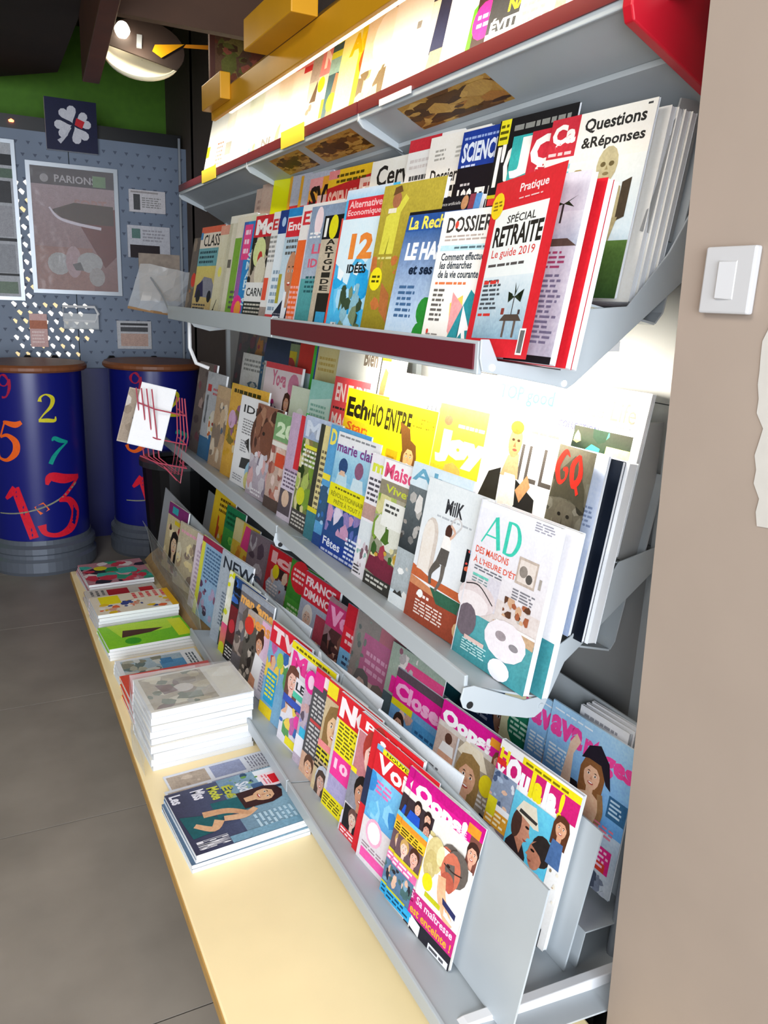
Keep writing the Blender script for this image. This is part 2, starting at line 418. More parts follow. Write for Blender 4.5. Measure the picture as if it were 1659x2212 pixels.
# ------------------------------------------------------------------ rack back panels
rk = thing('rack_frame', (0, 0, 0), 'grey back frame of the magazine rack with panels and uprights', 'rack')
for (a, b) in ((.845, 1.06), (1.062, 2.06), (2.062, 3.06), (3.062, 4.06)):
    for (z0, z1) in ((.02, .60), (.602, 1.05), (1.052, 1.33), (1.332, 1.86), (1.862, 2.42)):
        MB().box(1.165, a, z0, 1.188, b, z1).build('back_panel', m_greyd, rk)
for y in (1.06, 2.06, 3.06, 4.06):
    MB().box(1.148, y - .012, .02, 1.165, y + .012, 2.42).build('upright', m_grey, rk)
MB().box(1.06, .86, .0, 1.188, 4.06, .02).build('base_foot', m_grey, rk)

def bracket(pts, y, parent, holes=(), flip=False):
    b = MB().prism(pts, y - .004, y).build('end_bracket', m_grey, parent, bevel=.0015)
    for (x, z, r, mm) in holes:
        MB().prism([(x + r * cos(2 * pi * k / 10), z + r * sin(2 * pi * k / 10)) for k in range(10)], y - .0055, y - .004).build('screw', mm, b)
    return b

# --- top shelf: one unit per bay
for i, (a, b) in enumerate(((1.06, 2.035), (2.035, 3.0), (3.0, 4.08))):
    s = thing('magazine_shelf', (0, a, 0), ['near', 'middle', 'far'][i] + ' bay of the top shelf with burgundy edge strip and grey underside', 'shelf', 'top shelf bays')
    o = -a
    MB().sheet([(.938, 1.968), (.944, 1.957), (1.05, 1.908)], .004, a + .003 + o, b - .003 + o).build('tray', m_grey, s)
    MB().sheet([(1.05, 1.908), (1.064, 1.955), (1.13, 2.27)], .004, a + .003 + o, b - .003 + o).build('backboard', m_grey, s)
    lip = MB().box(.930, a + .002 + o, 1.950, .938, b - .002 + o, 1.996).build('front_lip', m_grey, s, bevel=.002)
    MB().box(.926, a + .004 + o, 1.964, .930, b - .004 + o, 1.993).build('edge_strip', mat('top_strip', '64141c', .45), s)
    MB().add([(x, y + o, z) for y in (a + .01, b - .01) for x, z in ((1.045, 1.895), (1.045, 1.905), (1.165, 1.845), (1.165, 1.83))], [(0, 1, 2, 3), (4, 7, 6, 5), (0, 4, 5, 1), (1, 5, 6, 2), (2, 6, 7, 3), (3, 7, 4, 0)]).build('support_arm', m_grey, s)
    h = MB().prism([(.925, 1.945), (.94, 1.93), (1.06, 1.885), (1.06, 1.905), (.95, 1.957), (.93, 1.957)], b - .010 + o, b - .002 + o).build('joint_hook', m_grey, s, bevel=.001)
    u, v = ((.30, .56) if i == 0 else (.08, .46) if i == 1 else (.0, .0)), 0
    if i < 2:
        ys = [(a + .42, a + .80)] if i == 0 else [(a + .10, a + .44), (a + .50, a + .78)]
        for (ya, yb) in ys:
            pv = []
            ar = Art(1, 1, i + 9); draw(ar, [('R', 0, 0, 1, 1, 'c08f3c'), ('M', 0, 0, 1, 1, '8a5a20 d8aa58 6a4014 b87a30', 40), ('M', 0, .1, 1, .9, '5a3812 8a5a20 c89a4a 4a2c10', 30)])
            me = ar.mesh('shelf_sticker', lambda p, q, oo: (.952 + .078 * q, yb + o - (yb - ya) * p, 1.9535 - .078 * q * .462 - .0046 - oo))
            for pl in me.polygons: pl.flip()
            so = bpy.data.objects.new('shelf_sticker', me); C.objects.link(so); so.parent = s; so['label'] = 'worn tan patterned sticker under the shelf'
# red end panel closing the top shelf
e = MB().prism([(.918, 1.945), (.925, 1.925), (1.15, 1.83), (1.16, 1.835), (1.16, 2.42), (1.02, 2.42), (.918, 2.03)], 1.035, 1.057).build('end_panel', m_redp, bevel=.003)
tag(e, 'chipped red end panel closing the near end of the top shelf', 'end panel')
for k, (ya, yb) in enumerate(((3.40, 3.62), (2.41, 2.61), (1.74, 1.90))):
    t = MB().box(.9225, ya, 1.955 if k < 2 else 1.957, .9255, yb, 2.005 if k < 2 else 1.972).build('shelf_label', mat('yellow_label', 'e8cf3a', .5) if k < 2 else mat('white_label', 'f4f2f0', .4))
    tag(t, ['yellow paper label at the far end of the top shelf edge', 'yellow paper label in the middle of the top shelf edge', 'white paper label on the near part of the top shelf edge'][k], 'label', 'labels on the top shelf edge')

# --- upper shelf
for i, (a, b) in enumerate(((1.06, 2.06), (2.06, 3.36))):
    s = thing('magazine_shelf', (0, a, 0), ['near bay of the upper shelf with a wide burgundy strip', 'far bay of the upper shelf with a plain grey front'][i], 'shelf', 'upper shelf bays')
    o = -a
    MB().sheet([(.716, 1.409), (.88, 1.380)], .004, a + .004 + o, b - .004 + o).build('tray', m_grey, s)
    MB().sheet([(.88, 1.380), (.892, 1.40), (.912, 1.512)], .003, a + .004 + o, b - .004 + o).build('backboard', m_grey, s)
    MB().sheet([(.912, 1.512), (1.075, 1.482)], .004, a + .004 + o, b - .004 + o).build('rear_tray', m_grey, s)
    MB().sheet([(1.075, 1.482), (1.09, 1.50), (1.145, 1.84)], .003, a + .004 + o, b - .004 + o).build('rear_backboard', m_grey, s)
    MB().box(.706, a + .003 + o, 1.392, .716, b - .003 + o, 1.445).build('front_rail', m_grey, s, bevel=.002)
    if i == 0: MB().box(.7025, a + .012 + o, 1.400, .706, b - .002 + o, 1.440).build('price_strip', m_burg, s)
    bracket([(.706, 1.448), (.706, 1.418), (.712, 1.398), (.856, 1.374), (.886, 1.368), (.900, 1.376), (1.148, 1.575), (1.148, 1.72), (1.08, 1.60), (1.0, 1.508), (.90, 1.50), (.87, 1.40), (.74, 1.415), (.722, 1.448)], a + o, s, ((.73, 1.404, .006, m_hole), (.878, 1.378, .006, m_hole)))
    if i == 1: bracket([(.72, 1.40), (.74, 1.375), (.80, 1.36), (.90, 1.372), (.90, 1.385)], b + o - .3, s)
    MB().prism([(1.035, 1.635), (1.112, 1.62), (1.12, 1.70), (1.14, 1.85), (1.09, 1.85), (1.06, 1.72)], .022, .026).build('end_plate', m_greyd, s)
# --- middle shelf
for i, (a, b) in enumerate(((1.06, 2.07), (2.07, 3.64))):
    s = thing('magazine_shelf', (0, a, 0), ['near', 'far'][i] + ' bay of the middle shelf with three rows and a grey front lip', 'shelf', 'middle shelf bays')
    o = -a
    MB().sheet([(.735, .842), (.915, .781)], .004, a + .004 + o, b - .004 + o).build('tray', m_grey, s)
    MB().sheet([(.915, .781), (.928, .80), (.944, .885)], .003, a + .004 + o, b - .004 + o).build('backboard', m_grey, s)
    MB().sheet([(.930, .892), (1.065, .855)], .004, a + .004 + o, b - .004 + o).build('rear_tray', m_grey, s)
    MB().sheet([(1.065, .855), (1.075, .87), (1.10, 1.02)], .003, a + .004 + o, b - .004 + o).build('second_backboard', m_grey, s)
    MB().sheet([(1.025, 1.045), (1.12, 1.022), (1.15, 1.20)], .003, a + .004 + o, b - .004 + o).build('back_tray', m_grey, s)
    MB().box(.727, a + .003 + o, .822, .735, b - .003 + o, .862).build('front_lip', m_grey, s, bevel=.002)
    bracket([(.722, .842), (.717, .82), (.724, .802), (.75, .788), (.87, .750), (.888, .748), (.905, .758), (.947, .852), (1.148, 1.01), (1.148, 1.06), (1.055, 1.04), (.96, .905), (.93, .89), (.915, .79), (.86, .79), (.745, .842)], a + o, s, ((.737, .806, .007, m_screw), (.90, .77, .006, m_grey)))
    MB().prism([(1.058, 1.042), (1.136, 1.014), (1.145, 1.10), (1.150, 1.30), (1.09, 1.30)], .022, .026).build('end_plate', m_greyd, s)
# --- lowest shelf
for i, (a, b) in enumerate(((.80, 1.60), (1.60, 2.60), (2.60, 3.66))):
    s = thing('magazine_shelf', (0, a, 0), ['near ', 'middle ', 'far '][i] + ('bay of the lowest shelf with bare lectern boards and grey front lip' if i < 2 else 'bay of the lowest shelf with a tan tray and clear plastic front'), 'shelf', 'lowest shelf bays')
    o = -a; yb0 = (.80 if i == 0 else a + .003) + o; yb2 = (.90 if i == 0 else a + .003) + o; b0 = b - .003 + o
    if i < 2: MB().sheet([(.600, .345), (.70, .326)], .004, a + .003 + o, b0).build('tray', m_grey, s)
    else:
        MB().sheet([(.628, .268), (.66, .30), (.70, .326)], .006, a + .003 + o, b0).build('tray', mat('tan_tray', 'a98a5c', .6, noise=.15, nscale=25), s)['label'] = 'worn tan wooden tray floor'
        MB().sheet([(.638, .31), (.632, .37), (.618, .455), (.600, .50)], .002, a + .02 + o, b - .15 + o).build('clear_front', clear_mat('pocket_plastic', (.9, .9, .88), .2), s)
    MB().sheet([(.70, .326), (.688, .334), (.736, .612)], .004, yb0, b0).build('backboard', m_grey, s)
    MB().sheet([(.70, .322), (.915, .296), (1.15, .288)], .004, a + .003 + o, b0).build('rear_tray', m_grey, s)
    MB().sheet([(.886, .300), (.940, .585)], .004, yb2, b0).build('second_backboard', m_grey, s)
    MB().sheet([(.915, .296), (.93, .372), (1.06, .36), (1.095, .72)], .004, yb2, b0).build('back_tray', m_grey, s)
    if i < 2: MB().box(.592, a + .002 + o, .318, .600, b0 + .001, .352).build('front_lip', m_grey, s, bevel=.002)
    if i == 0:
        MB().prism([(.60, .335), (.64, .342), (.97, .315), (1.17, .30), (1.17, .27), (.97, .278), (.64, .30), (.605, .31)], .848 + o, .868 + o).build('cross_bar', m_white, s, bevel=.002)
        MB().tube([(.995, .898 + o, .10), (1.018, .902 + o, .42), (1.048, .910 + o, .72)], .012, 10).build('edge_tube', m_alu, s, smooth=True)
        for (x, z) in ((.66, .33), (.955, .33), (.97, .40)):
            MB().box(x, .846 + o, z - .004, x + .006, .848 + o, z + .002).build('screw', m_screw, s)

# --- the wooden bench under the lowest shelf
bn = thing('display_bench', (.6, 2.0, 0), 'long pale beech bench running under the lowest magazine shelf', 'bench')
MB().box(-.305, -1.5, .228, .285, 1.62, .26).build('bench_top', m_wood, bn, bevel=.004)
MB().box(-.2, -1.45, 0, .28, 1.55, .228).build('plinth', mat('dark_plinth', '2c2824', .7), bn)
MB().box(-.3075, -1.5, .231, -.305, 1.62, .257).build('edge_band', m_woodd, bn)

# ------------------------------------------------------------------ lamps of the rack
lamp = thing('tube_lamp', (.985, 1.56, 1.43), 'fluorescent tube lamp under the near bay of the upper shelf', 'lamp')
MB().tube([(0, -.46, 0), (0, .46, 0)], .011, 12).build('tube', mat('lit_tube', 'fff4d8', .4, emit=1.6, ecol='fff0cc'), lamp, smooth=True)
MB().box(-.015, -.48, .0, .03, -.46, .018).build('socket', m_white, lamp); MB().box(-.015, .46, .0, .03, .48, .018).build('socket', m_white, lamp)
area('tube_lamp_light', (.925, 1.60, 1.362), (1.165, 1.60, 1.235), 1.0, .05, 8, (1.0, .94, .80), 132)
cp = thing('light_canopy', (0, 0, 0), 'yellow light canopy above the top shelf with projecting yellow boxes', 'canopy')
MB().prism([(.80, 2.085), (.80, 2.155), (1.16, 2.46), (1.16, 2.42), (.83, 2.125), (.815, 2.085)], 1.06, 2.99).build('canopy_shade', m_yel, cp, bevel=.002)
for (xa, ya, yb, za, zb) in ((.73, 2.00, 2.38, 2.155, 2.235), (.765, 2.75, 2.985, 2.11, 2.19)):
    MB().box(xa, ya, za, .80, yb, zb).build('lamp_box', m_yel, cp, bevel=.003)
MB().tube([(.858, 1.1, 2.122), (.858, 2.95, 2.122)], .012, 10).build('canopy_tube', mat('lit_tube2', 'fff4d8', .4, emit=2, ecol='fff0cc'), cp, smooth=True)
area('canopy_light', (.845, 2.5, 2.10), (1.05, 2.5, 2.04), 2.8, .04, 5.5, (1.0, .93, .76), 132)
# ------------------------------------------------------------------ the magazines: row, y of the spine, height, label, cover colour, print
def R(*a): return ('R', *a)
def P(*a): return ('P', *a)
def E(*a): return ('E', *a)
def T(*a): return ('T', *a)
def L(*a): return ('L', *a)
def M(*a): return ('M', *a)
def K(*a): return ('K', *a)
def F(*a): return ('F', *a)
def B(*a): return ('B', *a)
GREY = '7a7876 b0aca8 4a4644 d8d4d0 938c86'
SKIN = 'e0b090 c98f70 f0cdb4 8a5a40 d8a888'
BLUE = '3a6ab0 6aa0d8 a8cdea 20406a d0e4f4'
GARDEN = '4a6a2a 7a9a3a a8b860 2a3a1a d0c890 8a7a50'
MIXED = 'c03a3a 3a6ab0 e8c850 5a9a5a e0b090 f0f0f0 2a2a3a c060a0'
DARK = '1a1a20 3a3438 5a5254 2a2a3a 70625a'

# --- upper shelf, front row
m('upper_front', 1.20, .29, 'red-bordered retirement guide with its cover swinging open, nearest of its row', 'd8232f', [
    T('Pratique', .40, .895, .80, .955, 'f8ecec', .02), R(.10, .10, .86, .83, 'e9f1f5', 'f4f6f2'), R(.10, .10, .86, .45, '8fb3c8', 'dfeaf0'),
    T('SPÉCIAL', .30, .745, .72, .80, '2a2622', .012), T('RETRAITE', .14, .62, .85, .735, '201c1a', .03), T('Le guide 2019', .16, .545, .80, .605, 'd8352f', .006),
    L(.14, .50, .84, .53, 1, '555050'), L(.13, .26, .42, .44, 7, '4a5058'), L(.13, .40, .40, .44, 1, 'd8352f'), L(.13, .22, .35, .25, 1, 'd8352f'),
    P([(.50, .20), (.82, .20), (.76, .235), (.56, .235)], '54453c'), R(.57, .11, .60, .20, '6a5a52'), R(.72, .11, .75, .20, '6a5a52'), R(.50, .235, .545, .27, '8a3a30'), R(.75, .235, .78, .26, '4a3a3a'),
    R(.655, .235, .665, .33, '3a2a22'), P([(.66, .33), (.56, .36), (.63, .345), (.58, .30)], '26301e'), P([(.66, .33), (.78, .37), (.70, .345), (.76, .30)], '26301e'), P([(.66, .33), (.64, .41), (.67, .36), (.70, .40)], '26301e'),
    R(.84, .02, .93, .16, 'f4f4f2'), R(.855, .03, .915, .15, '6a6a6a'), E(.10, .86, .10, 'f2d21c', .10), L(.04, .83, .17, .89, 3, '8a6a10'), L(.42, .865, .78, .88, 1, 'f0c0c0')],
  W=.22, t=.012, opened=12, spine='c81e2a', inner=[R(0, 0, 1, 1, 'b9b4c4', 'd6d4dc'), R(0, .62, 1, .80, 'a8b4c4', 'dcdce2'), R(.78, .74, .8, .84, '3a3434'), P([(.79, .84), (.66, .87), (.74, .855), (.68, .82)], '26301e'), P([(.79, .84), (.92, .88), (.84, .85), (.90, .82)], '26301e'),
    P([(.55, .62), (1, .62), (.9, .66), (.65, .66)], '5a4a42'), L(.5, .50, .96, .60, 4, 'a0466a'), L(.5, .10, .96, .48, 14, '75708a'), R(.5, .0, 1, .04, '1a1a1e')])
for i, (lb, d) in enumerate((('second copy of the retirement guide, red edge showing behind the open one', .030), ('third copy of the retirement guide, standing behind the second red edge', .043))):
    m('upper_front', 1.195, .287, lb, 'd8232f', [R(.1, .1, .86, .83, 'e9f1f5')], W=.22, t=.011, depth=d, spine='c81e2a')
m('upper_front', 1.36, .255, 'white case-file magazine with teal papers and a white arrow pointer', 'f3efe8', [
    T('DOSSIER', .10, .845, .86, .955, '3a3634', .02), E(.27, .90, .03, 'd84a3a'), L(.10, .78, .86, .83, 2, 'b8a8a0'), R(.05, .715, .9, .755, 'bfe0e6'), L(.30, .72, .9, .75, 1, '5a7078'),
    T('Comment effectuer', .10, .645, .88, .70, '38404a', .022), T('les démarches', .10, .585, .66, .64, '38404a', .022), T('de la vie courante', .10, .52, .80, .575, '38404a', .022), L(.08, .465, .75, .50, 1, 'e07a4a'),
    L(.08, .20, .30, .45, 7, '66605c'), P([(.50, .06), (.72, .02), (.62, .40), (.42, .34)], 'f2d060'), P([(.46, .14), (.66, .02), (.70, .30), (.44, .42)], 'e8a0a0'), P([(.44, .05), (.76, .02), (.98, .33), (.74, .44)], '2f8f9a'), P([(.40, .06), (.46, .02), (.78, .01), (.74, .03)], 'd8d060'),
    P([(.66, .33), (.66, .10), (.71, .14), (.76, .04), (.81, .055), (.76, .155), (.83, .16)], 'fbfbfb'), P([(.66, .33), (.645, .10), (.655, .12)], '333'), L(.08, .03, .30, .12, 5, '8a8480'), E(.10, .13, .02, 'd84a3a')], spine='e8e4de', vis=.76)
m('upper_front', 1.52, .29, 'blue science magazine with a green clover leaf and yellow title', '5a8fcb', [
    R(0, 0, 1, .82, 'cfe4f6', '2c5a9c', 8), R(0, .905, 1, 1, '17141a'), T('La créativité et l\'intelligence artificielle', .06, .935, .80, .965, 'c8c4c0', .004), E(.86, .95, .05, 'c08a60', .06), R(.92, .90, 1, 1, '8a3a4a'),
    R(0, .79, 1, .905, '2b539a'), T('La Recherche', .05, .80, 1.06, .89, 'f2e25a', .03), T('LE HASARD', .10, .585, 1.10, .71, 'f6f8fc', .05), T('et ses lois', .22, .485, .90, .56, '16243c', .035), L(.12, .18, .42, .42, 6, '44668e'),
    E(.62, .24, .12, '2c8a34'), E(.80, .30, .13, '1f6e2a'), E(.60, .08, .11, '2f8f38'), E(.80, .12, .13, '267a30'), K([(.66, .18, .02), (.70, .08, .02), (.66, .0, .03)], '2a6a2e')], spine='3a66a8', bend=.012, vis=.92)
m('upper_front', 1.64, .33, 'olive gold magazine with a man in a yellow jacket and yellow disc', 'a8952c', [
    R(0, 0, 1, 1, '8a7a22', 'b8a53c'), M(.0, .2, .5, .55, 'a08a28 b8923a c0703a', 10), P([(.10, .56), (.34, .56), (.36, .82), (.46, .90), (.40, .93), (.26, .84), (.12, .80)], 'd8d04a'), P([(.20, .56), (.225, .56), (.24, .68)], '8a8428'),
    E(.26, .90, .075, 'a86a4a', .075), P([(.18, .93), (.34, .95), (.30, .99), (.2, .98)], '6a4a2a'), R(.14, .82, .28, .85, 'e8e0c8'), L(.10, .52, .42, .55, 1, 'd8d080'), E(.13, .40, .11, 'eede20', .11), L(.06, .37, .2, .43, 2, '4a4410'), P([(.25, .38), (.42, .30), (.45, .12), (.28, .2)], 'b06a3a'), L(.06, .03, .34, .06, 1, 'e8e46a')], spine='9a8828')
m('upper_front', 1.84, .34, 'magazine with a red title box above blue sky and orange number twelve', '4cb4e4', [
    M(0, 0, 1, .82, '1f9ad8 6cc4ee d8eef8 2aa4e0 a8daf4 f2f8fb', 34), P([(0, .50), (.3, .42), (.5, .55), (.7, .5), (1, .62), (1, .8), (0, .8)], 'dceef6'), R(0, .93, 1, 1, 'a8d4ee', 'd8e4f0'), R(.06, .80, .93, .935, 'd8303c'), T('Alternatives', .10, .872, .90, .922, 'f8c8c8', .02), T('Economiques', .09, .81, .90, .862, 'f8c8c8', .02),
    T('12', .28, .525, .80, .70, 'e8883a', .05), T('IDÉES', .30, .43, .74, .505, '202428', .04), M(.25, .05, .85, .36, '5a6a4a 3a4a34 7a8a6a 8ab8c8', 22), P([(.08, .02), (.28, .02), (.24, .09), (.13, .09)], 'd8d8d8'), P([(.16, .05), (.25, .05), (.2, .09)], '22262a')], spine='e85a4a', vis=.88)
m('upper_front', 1.96, .29, 'black magazine with a yellow oval and dark vertical lettering', 'c9b9a2', [
    R(0, .80, .5, 1, '17161a'), E(.24, .90, .10, 'ddd41c', .13), T('I', .04, .82, .1, .98, 'e8e8e0', .02), R(.0, 0, .12, .80, 'b8aa96'), R(.12, 0, .40, .34, '26221f'), R(.16, .05, .38, .18, '3a9ac8'), R(.0, .34, .38, .80, 'c0b29c')] + [T(ch, .14, .36 + i * .056, .34, .405 + i * .056, '2a2622', .03) for i, ch in enumerate('EDIUGTRA')] + [R(.40, 0, .58, .96, 'ee5546'), R(.44, .62, .56, .86, 'f0a83a'), L(.14, .0, .36, .05, 2, 'e0dcd0')], spine='a89a84')
m('upper_front', 2.06, .32, 'grey-blue magazine with pink lettering and a teal lower half', '93a4ba', [
    R(0, 0, 1, .42, '3f8a8e', '5aa0a2'), R(0, .42, 1, 1, 'a8b4c4', '8496b0'), E(.22, .88, .10, 'f0d8dc', .16), T('LES', .16, .62, .6, .70, 'd85a74', .03), T('IDÉES', .12, .51, .7, .60, 'd85a74', .03), L(.05, .74, .34, .80, 2, 'f0f0f0'), L(.12, .30, .5, .45, 4, '2a5a60'), R(0, 0, .5, .07, 'd8d0b8')], spine='b8c4d0')
m('upper_front', 2.13, .33, 'magazine with an orange spine and red letters on white', 'e8e4e0', [
    R(0, 0, .22, .72, 'e9672f'), T('EXTRA', .05, .84, 1.2, .95, 'd0343c', .03), L(.0, .03, .3, .36, 8, 'f0a8a0'), R(.22, 0, 1, .8, 'd8d4e0')], spine='e9672f')
m('upper_front', 2.24, .33, 'business magazine with a balding man in a dark suit', 'cfdde6', [
    R(0, 0, 1, .9, 'dde8ee', 'a8c4d4'), R(0, .93, 1, 1, '2a86c4'), R(.02, .76, .75, .92, 'd42c38'), T('Entrepre', .07, .79, 1.3, .885, 'f8e8e8', .03), L(.1, .60, .5, .75, 3, '5a5a5a'), R(.0, .2, .12, .45, 'a8a038'), B(.42, .46, .21, 'c08a6a', '2a201c', 'bald', '22263c', 'e8ecf2'), R(.30, .0, .40, .30, 'e8ecf2'), L(.02, .06, .3, .12, 3, '8a8a98')], spine='3a6aa8', vis=.75)
m('upper_front', 2.31, .33, 'magazine with a navy top and pale blue margin', 'dfe9f0', [R(0, .80, 1, 1, '243a80'), E(.14, .90, .06, 'a8c4e4'), R(0, 0, .3, .10, 'd84a50'), L(.05, .12, .35, .5, 6, '8aa0b4')], spine='dce6ee')
m('upper_front', 2.37, .33, 'white magazine with orange-red vertical lettering near its foot', 'e6e4e0', [T('EMPLOI', .02, .84, 1.1, .94, 'c83238', .03), R(.0, .22, .14, .42, 'e0553c'), L(.0, .55, .24, .8, 6, '9a9a98'), R(0, 0, .3, .16, 'a09088')], spine='dedad4')
m('upper_front', 2.54, .33, 'news magazine with a red banner and a cartoon puppet face', 'b8aa9a', [
    M(0, .38, .9, .82, '3a302a 6a5a4e b0a490 e8e4d4 2a2422', 26), R(0, .80, 1, 1, 'cc2a34'), T('Mo', .07, .82, .85, .965, 'f6f0ee', .06), E(.36, .66, .26, 'd4dc9a', .2), E(.42, .60, .1, 'c03a34'), E(.5, .48, .22, 'd8d0b8', .2), R(0, .20, 1, .38, 'e6e6e4'), T('CARNETS', .06, .25, 1.1, .33, '3a3a3e', .02), R(0, .04, 1, .20, '2a2a2a'), L(.05, .05, .95, .19, 4, 'c8c4b8'), R(0, 0, 1, .04, 'cc2a34')], spine='d8ccc0', vis=.8)
m('upper_front', 2.66, .32, 'children magazine with pink panel and white letters down a blue strip', '2f86c8', [R(0, 0, .16, 1, 'b85a9a', '3a62b0'), R(.05, .62, .34, .97, 'e84a88'), L(.1, .66, .3, .94, 3, 'f8d0e0'), E(.16, .12, .2, 'e8308a'), E(.2, .12, .12, 'f0a040')] + [T(ch, .30, .16 + i * .09, .52, .24 + i * .09, 'cfe8f4', .03) for i, ch in enumerate('STRAMS')] + [R(0, 0, 1, .04, 'd03048')], spine='8a4a8a')
m('upper_front', 2.74, .34, 'thin magazine with a lime green spine behind the children magazine', 'd8dcc0', [R(0, 0, .25, .8, '7aa83a'), R(.0, .8, .5, 1, 'e4dcc8'), L(.1, .1, .5, .3, 4, '555')], spine='6a9a34')
m('upper_front', 2.83, .35, 'tall cream magazine with a dark mark half way up its spine', 'dcd6c0', [R(.0, 0, .12, 1, 'c8c2a8'), R(.12, .50, .25, .58, '6a645a'), R(0, .93, 1, 1, 'e8e4d6')], spine='cfc8ae')
m('upper_front', 2.94, .325, 'cream magazine with black script at the foot of its cover', 'd9d2b2', [R(0, 0, .5, 1, 'd0c8a4', 'e2dcc2'), K([(.04, .04, .02), (.16, .10, .03), (.1, .05, .03), (.24, .2, .02)], '2a2622'), R(0, .9, 1, 1, 'e0a08a'), E(.2, .5, .08, 'e8e070')], spine='d6cfae')
m('upper_front', 3.22, .335, 'classic car magazine with a dark car on yellow', 'd8c48a', [
    R(0, .0, 1, .6, 'c8a878', 'e0d070'), R(0, .93, 1, 1, 'e0684a'), R(0, .76, 1, .93, 'e8dccb'), T('CLASSIC', .16, .78, 1.1, .91, '2a2622', .015), R(0, .86, .1, .94, '4a8ac0'), R(0, .56, .86, .76, '6fa8b0'), L(.06, .58, .82, .74, 3, '2a4a54'),
    P([(.10, .22), (.14, .32), (.40, .44), (.74, .42), (.92, .30), (.92, .20)], '8a8a98'), P([(.08, .20), (.12, .34), (.36, .40), (.46, .22)], '2a2250'), E(.24, .22, .1, '1a1626'), E(.72, .22, .09, '1a1626'), L(.05, .03, .7, .14, 3, '3a3a44')], W=.25, spine='c8b88a', vis=1.0)
m('upper_front', 3.33, .30, 'small magazine with a red dot, farthest on the upper front row', '6a5f58', [M(0, 0, 1, 1, '8a7a6a 4a4440 b0a090 9a6a4a', 20), E(.3, .45, .14, 'd83a2c')], W=.2, spine='d08a4a')

# --- upper shelf, back row
m('upper_back', 1.33, .33, 'white questions and answers magazine with a pale sculpted figure', 'f4f0e6', [
    R(0, .78, .30, 1, 'c8303e'), T('Ça', .03, .83, .28, .965, 'f8f0ea', .05), L(.02, .785, .28, .82, 1, 'f0c8c8'), T('Questions', .36, .885, .93, .965, '2e2c2a', .025), T('&Réponses', .36, .79, .95, .865, '2e2c2a', .025), L(.92, .97, .98, .99, 1, '444'),
    R(0, .30, 1, .74, 'cfe0e8', 'eef0ea'), R(0, .45, .28, .74, '3a9ab4', '8ac8d0'), E(.12, .55, .12, 'd8b090', .12), L(.02, .66, .3, .72, 2, 'd8eef0'), E(.38, .60, .11, 'a8935e', .13), E(.35, .61, .03, '5a4a2a', .02), E(.43, .61, .03, '5a4a2a', .02), P([(.28, .34), (.48, .34), (.45, .52), (.31, .52)], '6a5a3a'),
    P([(.46, .40), (.86, .40), (.83, .58), (.71, .61), (.70, .66), (.62, .66), (.61, .61), (.50, .58)], 'b5a880'), E(.66, .70, .10, 'c2b68e', .13), E(.62, .705, .025, '6a5c3a', .018), E(.70, .705, .025, '6a5c3a', .018), E(.66, .655, .03, '8a7a52', .012), P([(.66, .70), (.675, .675), (.645, .675)], '9a8a60'), P([(.84, .40), (.92, .42), (.92, .62), (.84, .60)], '4a3e30'), L(.54, .44, .8, .57, 5, '6a5e48'), P([(.54, .30), (.82, .30), (.86, .42), (.48, .42)], 'a89a72'),
    R(0, 0, 1, .30, '2e4a24', '5a7a3a'), E(.5, .15, .28, '16181a', .34), E(.62, .2, .16, '0e1012'), L(.5, .10, .74, .24, 3, '4a5a4a')], W=.25, t=.005, spine='c8303e')
for i in range(4):
    m('upper_back', 1.325 - .002 * i, .326, ['second', 'third', 'fourth', 'fifth'][i] + ' copy of the questions magazine, pages showing at its edge', 'f0ece4', [R(0, .8, .3, 1, 'c8303e')], W=.25 + .002 * i, t=.0115, depth=.030 + .0135 * i, spine='a82a36')
m('upper_back', 1.39, .32, 'red magazine with a big white C and a gorilla photograph', 'c62c3c', [
    T('Ç', .02, .74, .42, .97, 'f8f2ec', .05), T('A', .5, .74, .9, .97, 'f8f2ec', .05), L(.02, .70, .6, .73, 1, 'f0b8b8'), R(0, .2, 1, .70, '6a8a3a', '8aa860'), E(.22, .58, .16, '2a2224', .14), P([(.0, .40), (.1, .52), (.35, .56), (.5, .40)], '241e20'), E(.26, .60, .07, '5a4a44')], spine='b02434', vis=.75)
m('upper_back', 1.455, .32, 'teal magazine with a big white J and a yellow number tag', '38aaa8', [T('J', .02, .74, .32, .985, 'fbf8f2', .05), R(.06, .66, .30, .73, 'f0e030'), T('N°6', .1, .67, .27, .72, '3a3a10', .01), L(.0, .52, .3, .62, 3, 'e8f4f2'), P([(.0, .4), (.3, .44), (.25, .52), (0, .5)], '6a8a2a')], spine='2f9a98', t=.004, vis=.9)
m('upper_back', 1.515, .36, 'black series magazine with white letters and a yellow corner tag', '1b1a1c', [R(.02, .86, .16, 1, 'e8dc2a'), L(.03, .88, .15, .98, 3, '5a5410'), L(.22, .91, .95, .97, 1, '8a8a84'), T('l\'OC', .04, .62, .62, .86, 'f2f0ec', .04), R(.60, .80, .98, .86, 'e6d83a'), R(.02, .52, .34, .56, 'd83a3a'), L(.0, .42, .4, .5, 2, '8a8a8a'), R(0, .56, .3, .58, 'c8c020')], spine='111', t=.004)
